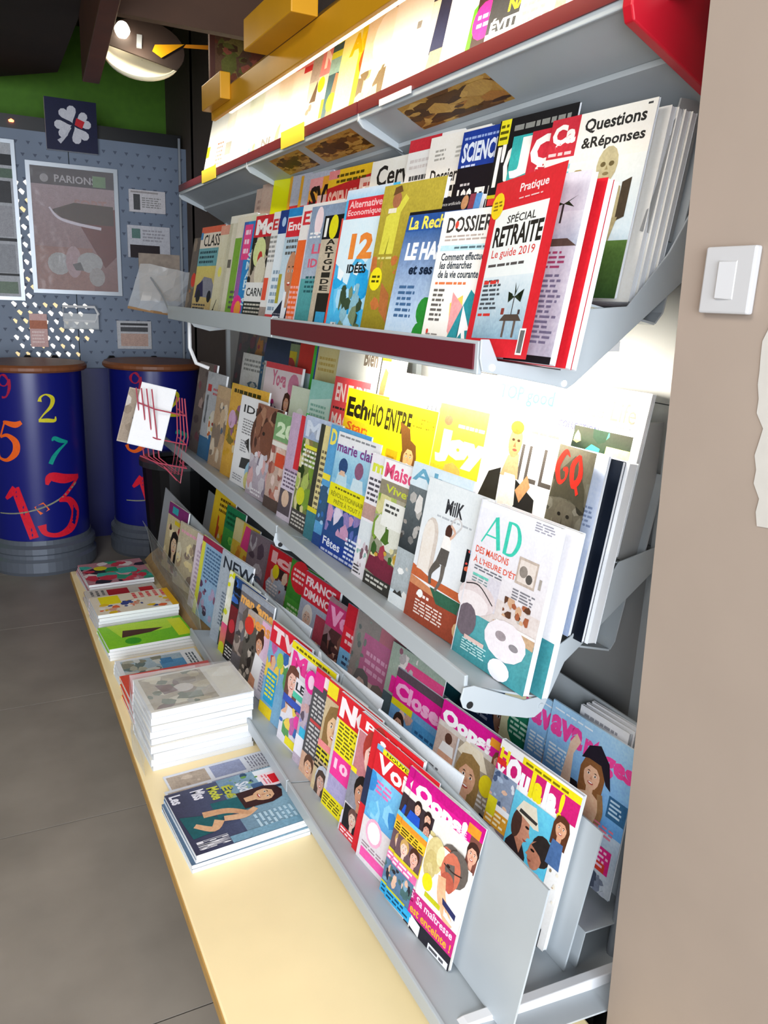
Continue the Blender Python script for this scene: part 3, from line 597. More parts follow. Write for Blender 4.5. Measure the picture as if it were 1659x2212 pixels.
m('upper_back', 1.66, .36, 'dark science special with a blue header and a glowing ring', '17121a', [
    R(0, .78, 1, 1, '203c96'), T('SCIENCE', .06, .81, .93, .93, 'e4ecf8', .04), L(.06, .94, .9, .97, 1, '9ab0e0'), L(.08, .775, .5, .80, 1, 'c8d4f0'), L(.14, .66, .4, .69, 1, 'c8c4c8'), T('100 TH', .10, .52, .88, .65, 'f4f2f0', .04), T('CONCEPTS ET', .12, .44, .78, .50, 'c8c4c8', .02),
    K([(1.0, .48, .10), (.84, .34, .12), (.70, .22, .06)], 'e8882a'), K([(1.0, .44, .05), (.86, .32, .06), (.74, .22, .03)], 'f8d868'), E(.5, .26, .18, '7a2430'), E(.46, .3, .1, 'b0606a')], spine='25388a', t=.01, vis=.66)
m('upper_back', 1.81, .37, 'white science dossier with bold black headline', 'f2eee6', [L(.15, .84, .4, .92, 3, 'a8a49c'), L(.6, .84, .85, .92, 3, 'b8b4ac'), T('Dossiers', .12, .70, .78, .79, '2e2a26', .02), T('SCIENCE', .06, .50, 1.3, .68, '1e1c1a', .03), R(.0, 0, 1, .4, 'd8d4cc')], spine='2a3a90', vis=.80)
m('upper_back', 1.92, .38, 'magazine with a red top band over white and black halves', 'f0eeea', [R(0, .92, 1, 1, 'c82a36'), L(.15, .72, .8, .78, 1, '4a4a4a'), R(0, .30, 1, .64, '1c1a1a'), P([(.4, .36), (.5, .36), (.5, .52), (.44, .56)], 'e8e8e4'), P([(.55, .36), (.68, .36), (.66, .5), (.58, .54)], 'f0f0ec'), L(.1, .8, .9, .88, 2, 'd8d0cc')], spine='c8303a', vis=.6)
m('upper_back', 2.13, .355, 'white brain magazine with black serif title and yellow splash', 'f0ece2', [T('Cerve', .14, .80, .98, .955, '2a2624', .02), L(.1, .62, .3, .76, 4, '6a6660'), P([(.4, .56), (.6, .72), (.8, .66), (.95, .80), (.9, .60), (.6, .50)], 'efdc48'), P([(.8, .56), (.95, .62), (.92, .7), (.78, .62)], 'd83a3a')], W=.24, spine='d8d4cc')
m('upper_back', 2.20, .32, 'pink and white television weekly with a red band', 'e6c4b6', [R(0, .62, 1, .80, 'd83a40'), T('Ati', .1, .64, .7, .76, 'f8e0d8', .03), M(0, .8, 1, 1, 'e8d0c0 c89a88 f4e8de 9a8a80', 12), L(.1, .84, .9, .97, 2, 'c05a50')], spine='e0b8a8')
m('upper_back', 2.44, .365, 'red science monthly with a yellow band across its top', 'c42a2c', [P([(0, .86), (1, .92), (1, 1), (0, 1)], 'efc02a'), R(0, .93, .25, 1, 'e88a8a'), L(.2, .88, .95, .97, 2, '5a4a10'), T('SCIENCE', .05, .66, .70, .83, 'e8b4a4', .04), P([(.38, .40), (.6, .40), (.52, .62), (.44, .6)], '6a9a5a')], W=.27, spine='b02428')
m('upper_back', 2.60, .36, 'red magazine with yellow and pink title block', 'd4383c', [R(0, .80, .7, 1, 'f0a83a'), R(0, .90, .4, 1, 'f0a0a0'), T('SVV', .04, .74, .85, .93, '2a1a14', .05), T('IE', .3, .7, .8, .84, 'f4c8c0', .04), R(0, .40, 1, .62, '8a9a3a'), R(.4, .48, .8, .66, '2a3a8a')], spine='e0a030')
m('upper_back', 2.69, .38, 'grey and red magazine with a mustard spine, nearer of its pair', 'b9bccb', [R(0, .50, 1, .74, 'd83638'), T('SV', .12, .53, .7, .72, 'f4e4e0', .05), R(0, .3, 1, .50, 'dcdce0'), R(0, 0, .09, 1, 'e0a42a')], spine='e0a42a')
m('upper_back', 2.80, .39, 'grey and red magazine with a mustard spine, farther of its pair', 'b9bccb', [R(0, .50, 1, .74, 'd83638'), T('SV', .12, .53, .7, .72, 'f4e4e0', .05), R(0, .3, 1, .50, 'dcdce0'), R(0, 0, .09, 1, 'e0a42a')], spine='e0a42a')
m('upper_back', 2.98, .40, 'plain bright yellow magazine standing tall in the back row', 'f3f000', [R(0, 0, 1, 1, 'eeee00', 'f6f600'), R(.78, 0, 1, .5, 'e8c0a8')], W=.2, spine='eaea00')
m('upper_back', 3.11, .395, 'beige magazine with a dark curl beside the plain yellow one', 'dbbcaa', [K([(.5, .95, .02), (.7, .85, .03), (.5, .78, .03), (.6, .7, .02)], '3a2a26'), L(.1, .3, .8, .65, 7, 'b08a80')], spine='d0b0a0')
m('upper_back', 3.18, .385, 'beige magazine with faint lines, farthest in the upper back row', 'd6b8a8', [L(.1, .2, .9, .9, 12, 'b89488')], spine='c8a898')

# --- middle shelf, front row
m('mid_front', 1.26, .32, 'decoration magazine with turquoise title and a round white table', 'e6e2e4', [
    R(0, .44, 1, 1, 'd9d2d4', 'e4e4ec'), R(0, 0, 1, .34, '3f8c94', '5aa0a4'), R(.0, .30, 1, .46, 'd4c8c4'), R(.02, .955, .7, .985, 'f4f4f6'), L(.72, .93, .97, .99, 4, '9a98a4'),
    K([(.10, .745, .016), (.24, .92, .02)], '3fc0a8'), K([(.245, .925, .05), (.34, .735, .05)], '3fc0a8'), K([(.14, .80, .014), (.28, .80, .014)], '3fc0a8'), K([(.42, .925, .045), (.42, .735, .045)], '3fc0a8'), K([(.40, .925, .012), (.52, .915, .03), (.575, .83, .05), (.52, .745, .03), (.40, .735, .012)], '3fc0a8'),
    T('DES MAISONS', .05, .672, .50, .715, 'd8543c', .014), T('À L\'HEURE D\'ÉTÉ', .05, .61, .66, .655, 'd8543c', .014), L(.08, .565, .5, .60, 2, '6a6a72'), L(.08, .47, .34, .54, 4, '7a8a8c'), R(.08, .53, .3, .545, '6ac0b0'),
    R(.62, .60, .86, .76, 'b8a89c'), R(.64, .615, .84, .745, 'd8ccc4'), E(.70, .68, .05, '8a8078'), E(.78, .65, .04, '55504c'), R(.90, .62, .93, .68, 'a09890'), L(.62, .50, .9, .57, 4, '77757c'), R(.30, .36, .46, .56, 'cfcad2'),
    M(.55, .38, .88, .50, '7a4a34 a05a3c c8a080 5a3a2a b8b0a8', 16), E(.20, .40, .26, 'd6c8c8', .14), K([(.02, .46, .012), (.20, .48, .012), (.42, .40, .012)], '3a3436'), E(.16, .36, .22, 'e4dada', .1), E(.12, .24, .14, '6a5e66', .15), R(.5, .30, 1, .345, 'e8e4e2'), P([(.46, .33), (1, .33), (1, .27), (.5, .29)], 'c0a080'),
    E(.66, .24, .27, 'e6dee2', .17), E(.60, .26, .07, '9a8e92', .04), E(.78, .23, .06, '8a8488', .03), P([(.64, .13), (.68, .13), (.68, .07), (.64, .07)], 'e0dce4'), E(.66, .06, .14, 'e8e8f0', .09), L(.12, .05, .5, .13, 5, 'b8dcdc'), R(.14, .125, .42, .15, 'd8b8b0'), R(.0, .0, .012, 1, 'd8d8de')], W=.225, t=.018, spine='eeeef2')
m('mid_front', 1.245, .317, 'second copy of the turquoise titled decoration magazine, edge showing behind', 'e6e2e4', [R(0, 0, 1, .34, '3f8c94')], W=.225, t=.014, depth=.034)
m('mid_front', 1.47, .32, 'pale decoration magazine with a dancer in an arch and a rust floor', 'e9e9ec', [
    R(0, .30, 1, 1, 'e4e6ea', 'dde2e4'), T('MilK', .36, .80, .64, .90, '35353a', .03), L(.24, .755, .86, .78, 1, 'b0b4ba'), R(0, .0, 1, .24, '9a4630'), P([(0, .30), (.5, .26), (1, .26), (1, .2), (0, .24)], 'c8845c'), P([(0, .38), (.3, .34), (1, .34), (1, .28), (0, .30)], 'c0623a'), P([(.35, .28), (1, .28), (1, .20), (.5, .19)], '33604a'),
    E(.20, .60, .13, 'cfc2b8', .2), R(.07, .36, .33, .60, 'cfc2b8'), E(.17, .60, .10, 'e6ddd4', .17), R(.08, .36, .27, .60, 'e6ddd4'), K([(.45, .70, .02), (.56, .80, .02), (.66, .76, .02), (.56, .68, .02)], 'c8c4c4'), E(.48, .69, .055, '4a2e26', .07), P([(.40, .56), (.56, .57), (.54, .66), (.42, .66)], 'f0ece8'), P([(.36, .46), (.54, .46), (.55, .57), (.41, .57)], '5a5450'), K([(.42, .47, .09), (.32, .38, .06), (.34, .30, .04)], '5e5852'), K([(.50, .46, .07), (.50, .36, .05), (.44, .27, .03)], '6a625c'), K([(.52, .65, .03), (.58, .70, .03), (.5, .74, .025)], 'd8b09a'),
    R(.80, .42, 1, .64, '1e2026'), M(.80, .50, .99, .64, 'e87050 4a9ac0 1a1a20 f0f0f0 e0504a', 12), E(.98, .10, .16, 'dcb488', .1), L(.16, .05, .7, .16, 5, 'f0dcd4'), L(.16, .17, .4, .21, 1, 'f4e8e4'), E(.22, .20, .05, 'f2f2f0', .04)], t=.013, spine='dfe0e4', vis=.96)
m('mid_front', 1.55, .34, 'magazine with a pale blue title and dark interior photographs', 'd4e2ea', [T('Ab', .02, .88, .6, .97, '6aa4c0', .02), R(0, .40, 1, .84, '2e3236', '6a7276'), M(0, .4, .5, .84, GREY, 14), R(0, .1, 1, .4, 'a8b0b4'), M(0, .0, .5, .3, 'c8c4bc 3a3836 e8e8e6', 10), R(0, .0, .4, .08, 'dfe6ea')], spine='c8d8e0')
m('mid_front', 1.69, .32, 'home magazine with a pink title above a green garden table', 'c8c8bc', [
    R(0, .84, 1, 1, 'f0eef0'), T('Maison D', .04, .86, 1.02, .975, 'e0527c', .03), R(0, .73, 1, .84, '8f8672'), T('Vivette', .12, .755, .80, .815, 'c8d040', .02), R(0, .10, 1, .73, '8a8f7a', 'a8a08c'), M(0, .32, 1, .73, GARDEN + ' d8d8cc', 30), R(.14, .50, .60, .70, 'e6e6e0'), L(.18, .60, .5, .68, 2, '4a4a48'), P([(.0, .12), (.62, .06), (.66, .22), (.06, .30)], '74283c'), M(.05, .24, .65, .36, 'c8a040 a03a4a d8d0a0 3a5a2a', 12), R(0, 0, .7, .10, '3a3834'), L(.05, .02, .5, .09, 2, 'd0d0c8')], spine='b0b0a4')
m('mid_front', 1.76, .32, 'white magazine with a lime letter m and rosy photographs', 'e8e4ea', [T('m', .05, .86, .3, .93, 'd4dc4a', .05), L(.03, .62, .28, .82, 5, '55505a'), R(0, .48, .5, .60, 'b8948c'), R(0, .24, .5, .46, 'd6dce0'), M(0, .08, .3, .3, 'c8b8c0 8ab0a8 e8e0e4 7a5a64', 14), L(.02, .02, .2, .1, 3, '4a464c')], spine='efeff4')
m('mid_front', 1.98, .34, 'women\'s magazine with a purple title, two people at sea and yellow panel', '8fc0dc', [
    R(0, .62, 1, .92, '7ab6d8', 'b4d8e8'), R(0, .90, 1, 1, 'e6e6ea'), L(.04, .955, .9, .985, 1, '8a8a90'), T('marie claire', .02, .84, 1.05, .925, '7c3f86', .025), E(.24, .735, .11, '2f4a78', .1), E(.62, .745, .1, '8a5a78', .1), P([(.10, .56), (.40, .56), (.36, .68), (.14, .68)], 'bcd8e4'), P([(.48, .56), (.80, .56), (.74, .68), (.52, .68)], 'c8dce6'), P([(.16, .66), (.32, .66), (.3, .7), (.2, .7)], 'd8b49a'),
    R(0, .40, .96, .58, 'e6de22'), L(.14, .535, .8, .565, 1, '6a6420'), T('RÉVOLUTIONNAIRE', .06, .475, .9, .525, '8a8420', .02), T('PRÊTE À TOUT ?', .16, .42, .8, .465, '8a8420', .02), R(0, 0, 1, .40, '26488a', '2e4a74'), M(.05, .18, .95, .40, '8a7ab0 5a6ab0 b8a8d0 d8d0e0 c090b0', 18), R(.0, .0, 1, .12, '1f3f96'), L(.6, .04, .95, .22, 5, 'dce4f4'), T('Fêtes', .06, .06, .5, .13, 'e8ecf8', .02), L(.04, .0, .9, .04, 1, 'c0c8e0')], spine='a8cce0', t=.006)
m('mid_front', 2.04, .35, 'light blue women\'s magazine with a yellow initial', '5a9ed0', [T('D', .04, .84, .2, .97, 'f0e060', .04), R(0, .2, .3, .5, '3a5a7a'), M(0, .1, .3, .5, BLUE, 8), R(0, .0, .3, .1, '2a4a8a'), R(0, .55, .2, .6, 'f0dc40')], spine='6aaad8')
m('mid_front', 2.11, .34, 'slim tan magazine with black edge lettering', 'cdbf9e', [R(0, 0, .12, 1, '3a3a34'), R(.12, 0, .3, 1, 'd8ca90'), L(.14, .1, .3, .8, 14, '6a604a'), R(0, .0, .4, .24, '3f7a86'), R(0, .24, .4, .28, 'd8cc30')], spine='8a8272')
m('mid_front', 2.23, .35, 'garden magazine with blue title and dense olive foliage', '77804a', [M(0, .15, .8, .82, GARDEN, 40), R(0, .80, 1, 1, '9aaac8', 'b4c0d8'), T('MIX', .05, .82, 1.1, .96, 'd0daea', .04), L(.06, .56, .5, .76, 5, 'e4e4d8'), R(.1, .72, .45, .75, 'e0dc3a'), R(0, 0, 1, .17, '4a4644'), L(.04, .02, .5, .15, 4, 'd0ccc4'), E(.2, .3, .12, 'c8cc30')], spine='6a7040')
m('mid_front', 2.35, .34, 'mauve magazine with a red slash down its cover', 'bfa4c0', [P([(.28, .5), (.46, .5), (.42, 1), (.30, 1)], 'd0303c'), R(0, 0, 1, .45, 'd4c8d8'), L(.05, .3, .5, .48, 5, '6a5a70'), R(.0, .05, .4, .28, '5a5058'), E(.2, .2, .12, 'd8b8a0')], spine='d0bcd4')
m('mid_front', 2.49, .32, 'magazine with a green numbered box above a rosy photograph', 'c2a79a', [R(0, .72, .9, 1, '7aa470'), T('20', .08, .76, .7, .92, 'd4e8c4', .05), R(0, .66, .9, .71, 'e6e2da'), M(0, .1, .8, .66, 'b87a6a d8b8a8 9a5a50 e0c8c0 c04a3a', 26), R(.2, .46, .5, .60, 'd04a30'), R(0, 0, .8, .12, '5a4a44')], spine='d8ccc0')
m('mid_front', 2.69, .325, 'magazine with a brown close-up face and silver fabrics', '8a5a48', [M(0, .5, 1, 1, '6a3a2a 8a5a44 4a2a20 a87a60', 24), R(0, .0, 1, .42, 'b4a8b4'), M(0, .05, 1, .5, 'c8c0c8 8a8090 e0dce4 d8a8a8', 26), E(.5, .66, .24, '7a4a38', .26), E(.38, .7, .05, '2a1812', .03), L(.2, .02, .7, .1, 2, 'f0ecf0')], spine='c09a80')
m('mid_front', 2.89, .33, 'white ideas magazine with black title and a curly haired child', 'eeeef0', [T('IDÉES', .16, .82, 1.3, .93, '2a2a2c', .015), L(.2, .58, .7, .76, 6, '8a8a8c'), E(.86, .62, .30, '5a3424', .34), E(.9, .55, .2, '9a6a54', .26), P([(.36, .50), (.60, .40), (.52, .56)], '26221f'), L(.22, .38, .5, .52, 5, '9a9aa0'), P([(.3, .2), (.7, .22), (.66, .34), (.34, .32)], '3a3a3c'), E(.76, .18, .22, '9cc4dc', .2), E(.7, .10, .16, 'dcd48a', .14), L(.1, .04, .5, .12, 3, 'a0a0a8')], W=.25, t=.014, spine='f2f2f4')
m('mid_front', 3.03, .36, 'magazine under a yellow announcement band, behind the white ideas magazine', 'd0a040', [R(0, .86, 1, 1, 'f2dc10'), L(.1, .89, .9, .97, 1, '3a3410'), M(0, .2, 1, .86, 'c89a2a b8a040 7a6a2a d8c8a0 8a5a7a', 30), E(.16, .62, .12, 'c8a0c0')], W=.3, t=.007, curl=.03, spine='d8c030')
m('mid_front', 3.22, .33, 'magazine in a tan cover, farthest but two on the middle front row', 'b69a7c', [M(0, 0, 1, 1, 'c8b090 8a7a6a 5a6a7a d8c8b0', 24), R(0, .85, 1, 1, 'c0a480')], spine='a08a70')
m('mid_front', 3.40, .37, 'grey magazine with a salad bowl and a red lozenge title', 'b4b6ba', [R(0, 0, 1, .25, '3f6a8e'), R(.1, .78, .3, .86, 'c03a3a'), L(.4, .74, .9, .84, 2, 'c05a60'), T('CUISINE', .1, .4, .2, .74, '3a3a3c', .02), E(.6, .4, .24, 'd8d0c0', .3), M(.4, .28, .8, .5, 'c86a3a 6a9a3a d8c060 a03a2a', 14), R(.5, 0, .8, .3, '3a6a96')], spine='a8aab0')
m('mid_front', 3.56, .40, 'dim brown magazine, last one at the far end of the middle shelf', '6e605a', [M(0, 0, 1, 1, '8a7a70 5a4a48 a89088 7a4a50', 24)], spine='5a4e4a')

# --- middle shelf, second row
m('mid_second', 1.19, .35, 'men\'s magazine with big red initials over a grainy hatted portrait, cover ajar', '595449', [
    R(0, 0, 1, 1, '4e493e', '605b4e'), M(0, .3, 1, .98, '545044 3a372e 696559 28261f 726e63', 34), P([(.0, .70), (.1, .84), (.5, .96), (.9, .80), (1, .68), (.6, .72), (.3, .72)], '413d31'), E(.5, .60, .28, '5c564a', .30), E(.38, .63, .05, '171411', .03), E(.62, .63, .05, '171411', .03), P([(.48, .62), (.54, .50), (.44, .50)], '433e34'), E(.5, .45, .12, '312d25', .04), P([(.0, .2), (.25, .45), (.75, .45), (1, .2), (1, 0), (0, 0)], '101117'),
    K([(.36, .945, .02), (.22, .965, .09), (.08, .88, .13), (.20, .80, .09), (.34, .82, .04), (.34, .87, .09), (.24, .87, .04)], 'd82a20'), K([(.62, .965, .06), (.48, .90, .12), (.58, .80, .09), (.72, .86, .12), (.62, .965, .06)], 'd82a20'), K([(.60, .83, .05), (.74, .76, .07)], 'd82a20')], W=.128, t=.006, opened=13, spine='a09884', inner=[
    R(0, 0, 1, 1, 'b8c8e8', 'd4dcee'), E(.72, .40, .17, '1c2438', .15), E(.72, .40, .12, '2e3a58', .11), K([(.72, .45, .015), (.72, .40, .015), (.82, .38, .015)], 'c8d0e0'), R(.62, .47, .82, .54, '1a2236'), R(.62, .24, .82, .32, '1a2236'), T('SECTOR', .60, .24, .66, .32, '2a3248', .03), L(.72, .60, .96, .72, 5, '8a98b8'), L(.66, .10, .9, .12, 1, 'c06a8a')])
m('mid_second', 1.163, .345, 'navy covered copy standing behind the watch advertisement page', '0e1626', [R(0, 0, 1, 1, '0c1422')], W=.130, t=.007, depth=.0085, spine='0c1422', back='0c1422')
m('mid_second', 1.162, .345, 'thick white paged copy at the back of the watch advertisement stack', 'eef0f4', [R(0, 0, 1, 1, 'e8ecf2')], W=.137, t=.022, depth=.017)
m('mid_second', 1.44, .38, 'white fashion magazine with a man in a black jacket', 'f2f0ee', [
    T('ILL', .52, .66, .96, .86, '4a4440', .0), L(.6, .92, .95, .95, 1, '5a5a58'), P([(.30, .66), (.54, .66), (.50, .80), (.36, .78)], 'b88a66'), E(.42, .86, .09, 'a87850', .14), E(.41, .94, .09, '8a5a22', .06), E(.39, .87, .02, '3a2416', .012), E(.46, .87, .02, '3a2416', .012), P([(.42, .86), (.44, .83), (.40, .83)], '7a5032'), E(.43, .815, .03, '7a3a30', .012),
    P([(.0, .42), (.14, .66), (.30, .70), (.32, .42), (.10, .34)], '201e1c'), P([(.30, .42), (.36, .68), (.50, .68), (.60, .56), (.46, .40)], 'cfcac4'), P([(.40, .34), (.84, .36), (.80, .58), (.66, .62), (.52, .66), (.56, .52)], '1c1a1a'), P([(.54, .60), (.66, .70), (.72, .64), (.62, .54)], 'b08058'), P([(.1, .06), (.9, .06), (.8, .38), (.3, .40)], '2a2826'), P([(.85, .26), (1, .20), (1, .34), (.88, .38)], '1a1a1a')], W=.24, t=.013, spine='f0f0f0')
m('mid_second', 1.65, .37, 'yellow magazine with a smiling blonde woman and pale title', 'efd22a', [R(0, 0, 1, .6, 'b0a020', 'd8b82a'), R(0, .6, 1, 1, 'eccc2a', 'f4dc40'), E(.2, .90, .08, '9a5a40', .06), T('Joy', .05, .62, .98, .84, 'fbf4c0', .09), L(.4, .86, .95, .9, 1, 'fbf4d0'), F(.42, .50, .15, 'eec094', 'd8a050', 'long'), P([(.2, .1), (.7, .1), (.62, .3), (.3, .3)], 'e8c8a0'), E(.1, .40, .11, 'f0e020', .11), L(.72, .10, .95, .16, 2, 'f0e8a0')], W=.215, t=.013, spine='dcc020')
m('mid_second', 2.02, .34, 'yellow summer weekly dated July with a long haired woman', 'f3de10', [R(0, .0, 1, 1, 'f0c818', 'f6e61a'), T('HO ENTRE', .02, .76, .66, .94, '2a240e', .03), T('JUILLET 2019', .66, .82, .98, .92, '6a5a10', .015), P([(.50, .86), (.66, .82), (.80, .5), (.84, .2), (.76, .2), (.66, .5)], '6a4420'), F(.70, .60, .085, 'd8a070', '6a4420', 'long'), P([(.58, .30), (.82, .30), (.78, .46), (.62, .46)], 'f0ecdc'), R(.36, .2, .54, .62, 'eaa41c'), L(.38, .40, .52, .58, 4, 'a07a10'), R(.02, .2, .3, .66, 'e8d81c'), F(.22, .5, .08, '8a5a30', '3a2410'), L(.02, .1, .5, .3, 4, 'b09a10')], W=.33, t=.008, spine='e8d010')
m('mid_second', 2.19, .345, 'yellow tabloid headed by heavy black handwriting above a couple', 'f2dc14', [T('Echo', .05, .76, .78, .93, '241e10', .045), R(.0, .62, 1, .74, 'e8c020'), T('Stars', .1, .64, .7, .72, 'd85a20', .02), R(.46, .2, 1, .6, '2a201c'), M(.46, .2, .98, .6, 'e0b8a0 c08068 2a1e1a f0d8cc 8a4a3a', 22), E(.22, .44, .2, 'ecc8ac', .16), R(.0, .1, 1, .24, 'e0d428'), L(.05, .12, .9, .2, 2, '5a5414')], W=.24, t=.007, spine='e8d214')
m('mid_second', 2.30, .37, 'magazine with a red block title above light blue sky', '64b4da', [R(0, .56, .98, 1, 'e04a50'), T('EN', .08, .80, .34, .95, 'f8dcd8', .03), T('FURIES', .40, .80, 1.1, .95, 'f8dcd8', .03), L(.06, .72, .5, .76, 1, '3a2a2a'), T('MAG', .06, .59, .55, .70, 'f8dcd8', .03), R(.2, .5, .98, .56, 'd8ecf4')], spine='74bcdc')
m('mid_second', 2.49, .34, 'mint green magazine with a yellow strip and pale title', 'a4dcd0', [R(0, .0, 1, .48, '9cb8a4', 'b0ccbc'), R(.18, .44, .8, .54, 'f2dc1c'), L(.22, .46, .76, .52, 1, '8a7a10'), P([(0, .6), (.8, .62), (.8, .86), (.05, .8)], 'd8f4ea'), L(.1, .64, .7, .78, 3, '8ac0b0'), R(0, .54, .12, .66, '4ae060'), T('zen', .2, .2, .7, .3, 'd8a080', .02)], W=.2, spine='8ad0c0')
m('mid_second', 2.66, .30, 'pale green sachet-like magazine behind the green numbered box', 'd0dcc0', [R(0, .3, 1, 1, 'c8d8c0', 'e8f0d8'), E(.4, .7, .12, 'f4f8ec', .08), L(.1, .4, .9, .5, 2, 'a8b89c')], spine='d8e0cc')
m('mid_second', 2.97, .36, 'pale pink yoga magazine with a woman in a crimson top', 'f6e4e6', [T('Yoga', .22, .72, .62, .93, 'e07a98', .03), R(0, .94, 1, 1, 'e84a54'), E(.82, .80, .14, 'e08aa8', .14), F(.70, .62, .075, 'e0a888', '4a2a20', 'long'), P([(.56, .28), (.86, .28), (.80, .48), (.62, .48)], 'e0504a'), E(.32, .58, .05, 'd03a8a', .05), M(.2, .42, .45, .58, '4a4a6a a0a0b8 e8d8e0 e8d060', 8), L(.6, .32, .95, .42, 3, 'e08a60'), L(.05, .3, .1, .6, 6, '8a5a60')], W=.33, t=.01, spine='ecd8d0')
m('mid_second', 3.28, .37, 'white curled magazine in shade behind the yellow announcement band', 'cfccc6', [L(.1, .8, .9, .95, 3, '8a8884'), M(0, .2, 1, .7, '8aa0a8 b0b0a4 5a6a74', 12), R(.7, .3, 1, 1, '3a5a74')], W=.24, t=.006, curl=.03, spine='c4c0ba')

# --- middle shelf, back row
m('mid_back', 1.31, .31, 'white living magazine with a thin title and a tropical garden photo', 'f8f8f6', [L(.05, .955, .9, .965, 1, '5a5a58'), T('Côté Life', .20, .80, .90, .92, '5a5444', .0), L(.05, .765, .92, .775, 1, '4a4a48'), T('COLLECTION', .10, .70, .56, .745, '2a2a50', .02), R(.30, .0, .92, .73, '1c5a44', '2a2a1e'), M(.30, .1, .92, .73, '1a3020 2a6a4a 3a8a6a 122014 c0b070 30a088', 30), P([(.66, .40), (.92, .40), (.92, .64), (.68, .64)], 'ece07a'), L(.70, .52, .9, .58, 2, '8a8a50'), E(.42, .52, .07, 'e0d8c8', .06)], W=.25, t=.012, spine='f0f0ee')
m('mid_back', 1.53, .30, 'overexposed white magazine with faint turquoise title', 'f4f6f6', [T('TOP good', .1, .80, .98, .94, '2090a0', .02), L(.1, .74, .8, .77, 1, 'b0e0e4'), L(.1, .2, .9, .4, 4, 'd0d4d4')], W=.21, t=.01)
m('mid_back', 1.68, .27, 'white magazine with a small grey emblem behind the blonde woman', 'f5f5f3', [E(.4, .8, .08, 'b8b4ac', .06), L(.1, .6, .9, .7, 2, 'd8d8d4')], W=.14, t=.008, spine='f0e040')
m('mid_back', 1.83, .25, 'spiral bound notebook with black cover behind the yellow weekly', '24262a', [R(0, .72, 1, 1, 'f4f4f2')] + [R(.02 + i * .065, .66, .055 + i * .065, .76, '3a3c40' if i % 2 else 'e8e8e8') for i in range(15)] + [T('Noé', .1, .45, .6, .62, 'f0f0f0', .03)], W=.15, t=.01, spine='f0e030')
m('mid_back', 1.99, .26, 'white magazine with a slate blue box and white sketch', 'f4f4f0', [R(.1, .3, .98, .78, '5a74a8'), M(.05, .3, .4, .7, 'f4f4f4 d8dce4', 10), L(.3, .84, .9, .9, 1, 'c8c8c4')], W=.16, t=.01, spine='e8d850')
m('mid_back', 2.12, .32, 'pale magazine with a yellow corner and a sunburnt figure', 'f0e6cc', [R(0, .88, .4, 1, 'eedc20'), P([(.1, .50), (.3, .52), (.36, .78), (.2, .82), (.08, .66)], 'c86a40'), P([(.05, .2), (.3, .2), (.26, .5), (.1, .5)], 'e8dcb8'), L(.5, .2, .9, .4, 3, 'c8b89a')], W=.13, t=.008, spine='d8d4c8')
m('mid_back', 2.44, .325, 'white magazine with an orange torso photograph under the lamp', 'f6f4ee', [R(.30, .0, 1, .42, 'c8784a', 'e0a070'), E(.5, .34, .16, 'e8a878', .14), K([(.62, .42, .03), (.74, .3, .04), (.7, .1, .04)], '9a4a2a'), T('Bien', .66, .78, .98, .95, '8a7a6a', .03), R(0, .42, .3, .6, 'f0e4a0'), L(.0, .5, .3, .56, 1, 'd0a860')], W=.27, t=.01)
m('mid_back', 2.62, .29, 'pale yellow magazine next to the blue and red one under the lamp', 'f0e8b8', [R(0, .5, 1, 1, 'f0e0a0'), L(.1, .7, .9, .9, 3, 'd8b860')], W=.17, t=.008, spine='3a62b8')
m('mid_back', 2.80, .30, 'magazine with red box, green edge and blue spine at the lamp\'s end', 'b8d4d8', [R(0, .62, .62, 1, 'd8342a'), R(.62, .2, .74, 1, '58d848'), R(.74, 0, 1, 1, '3460b8'), E(.3, .4, .2, 'a8ccd0', .2)], W=.2, t=.008, spine='8ab0b4')
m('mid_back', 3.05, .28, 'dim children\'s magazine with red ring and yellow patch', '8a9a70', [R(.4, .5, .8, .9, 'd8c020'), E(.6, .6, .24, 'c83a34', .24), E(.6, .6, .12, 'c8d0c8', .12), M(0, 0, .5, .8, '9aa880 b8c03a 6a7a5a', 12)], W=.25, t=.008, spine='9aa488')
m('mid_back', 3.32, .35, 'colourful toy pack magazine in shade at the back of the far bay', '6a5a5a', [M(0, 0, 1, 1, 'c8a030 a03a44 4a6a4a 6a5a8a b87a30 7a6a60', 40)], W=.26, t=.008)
m('mid_back', 3.58, .36, 'dark toy magazine with a pink corner at the far end of the back row', '4a4446', [M(0, 0, 1, 1, '5a4a4a 6a3a44 3a4a3a 7a6a4a', 24), R(0, 0, .6, .12, 'b0304a')], W=.24, t=.008)

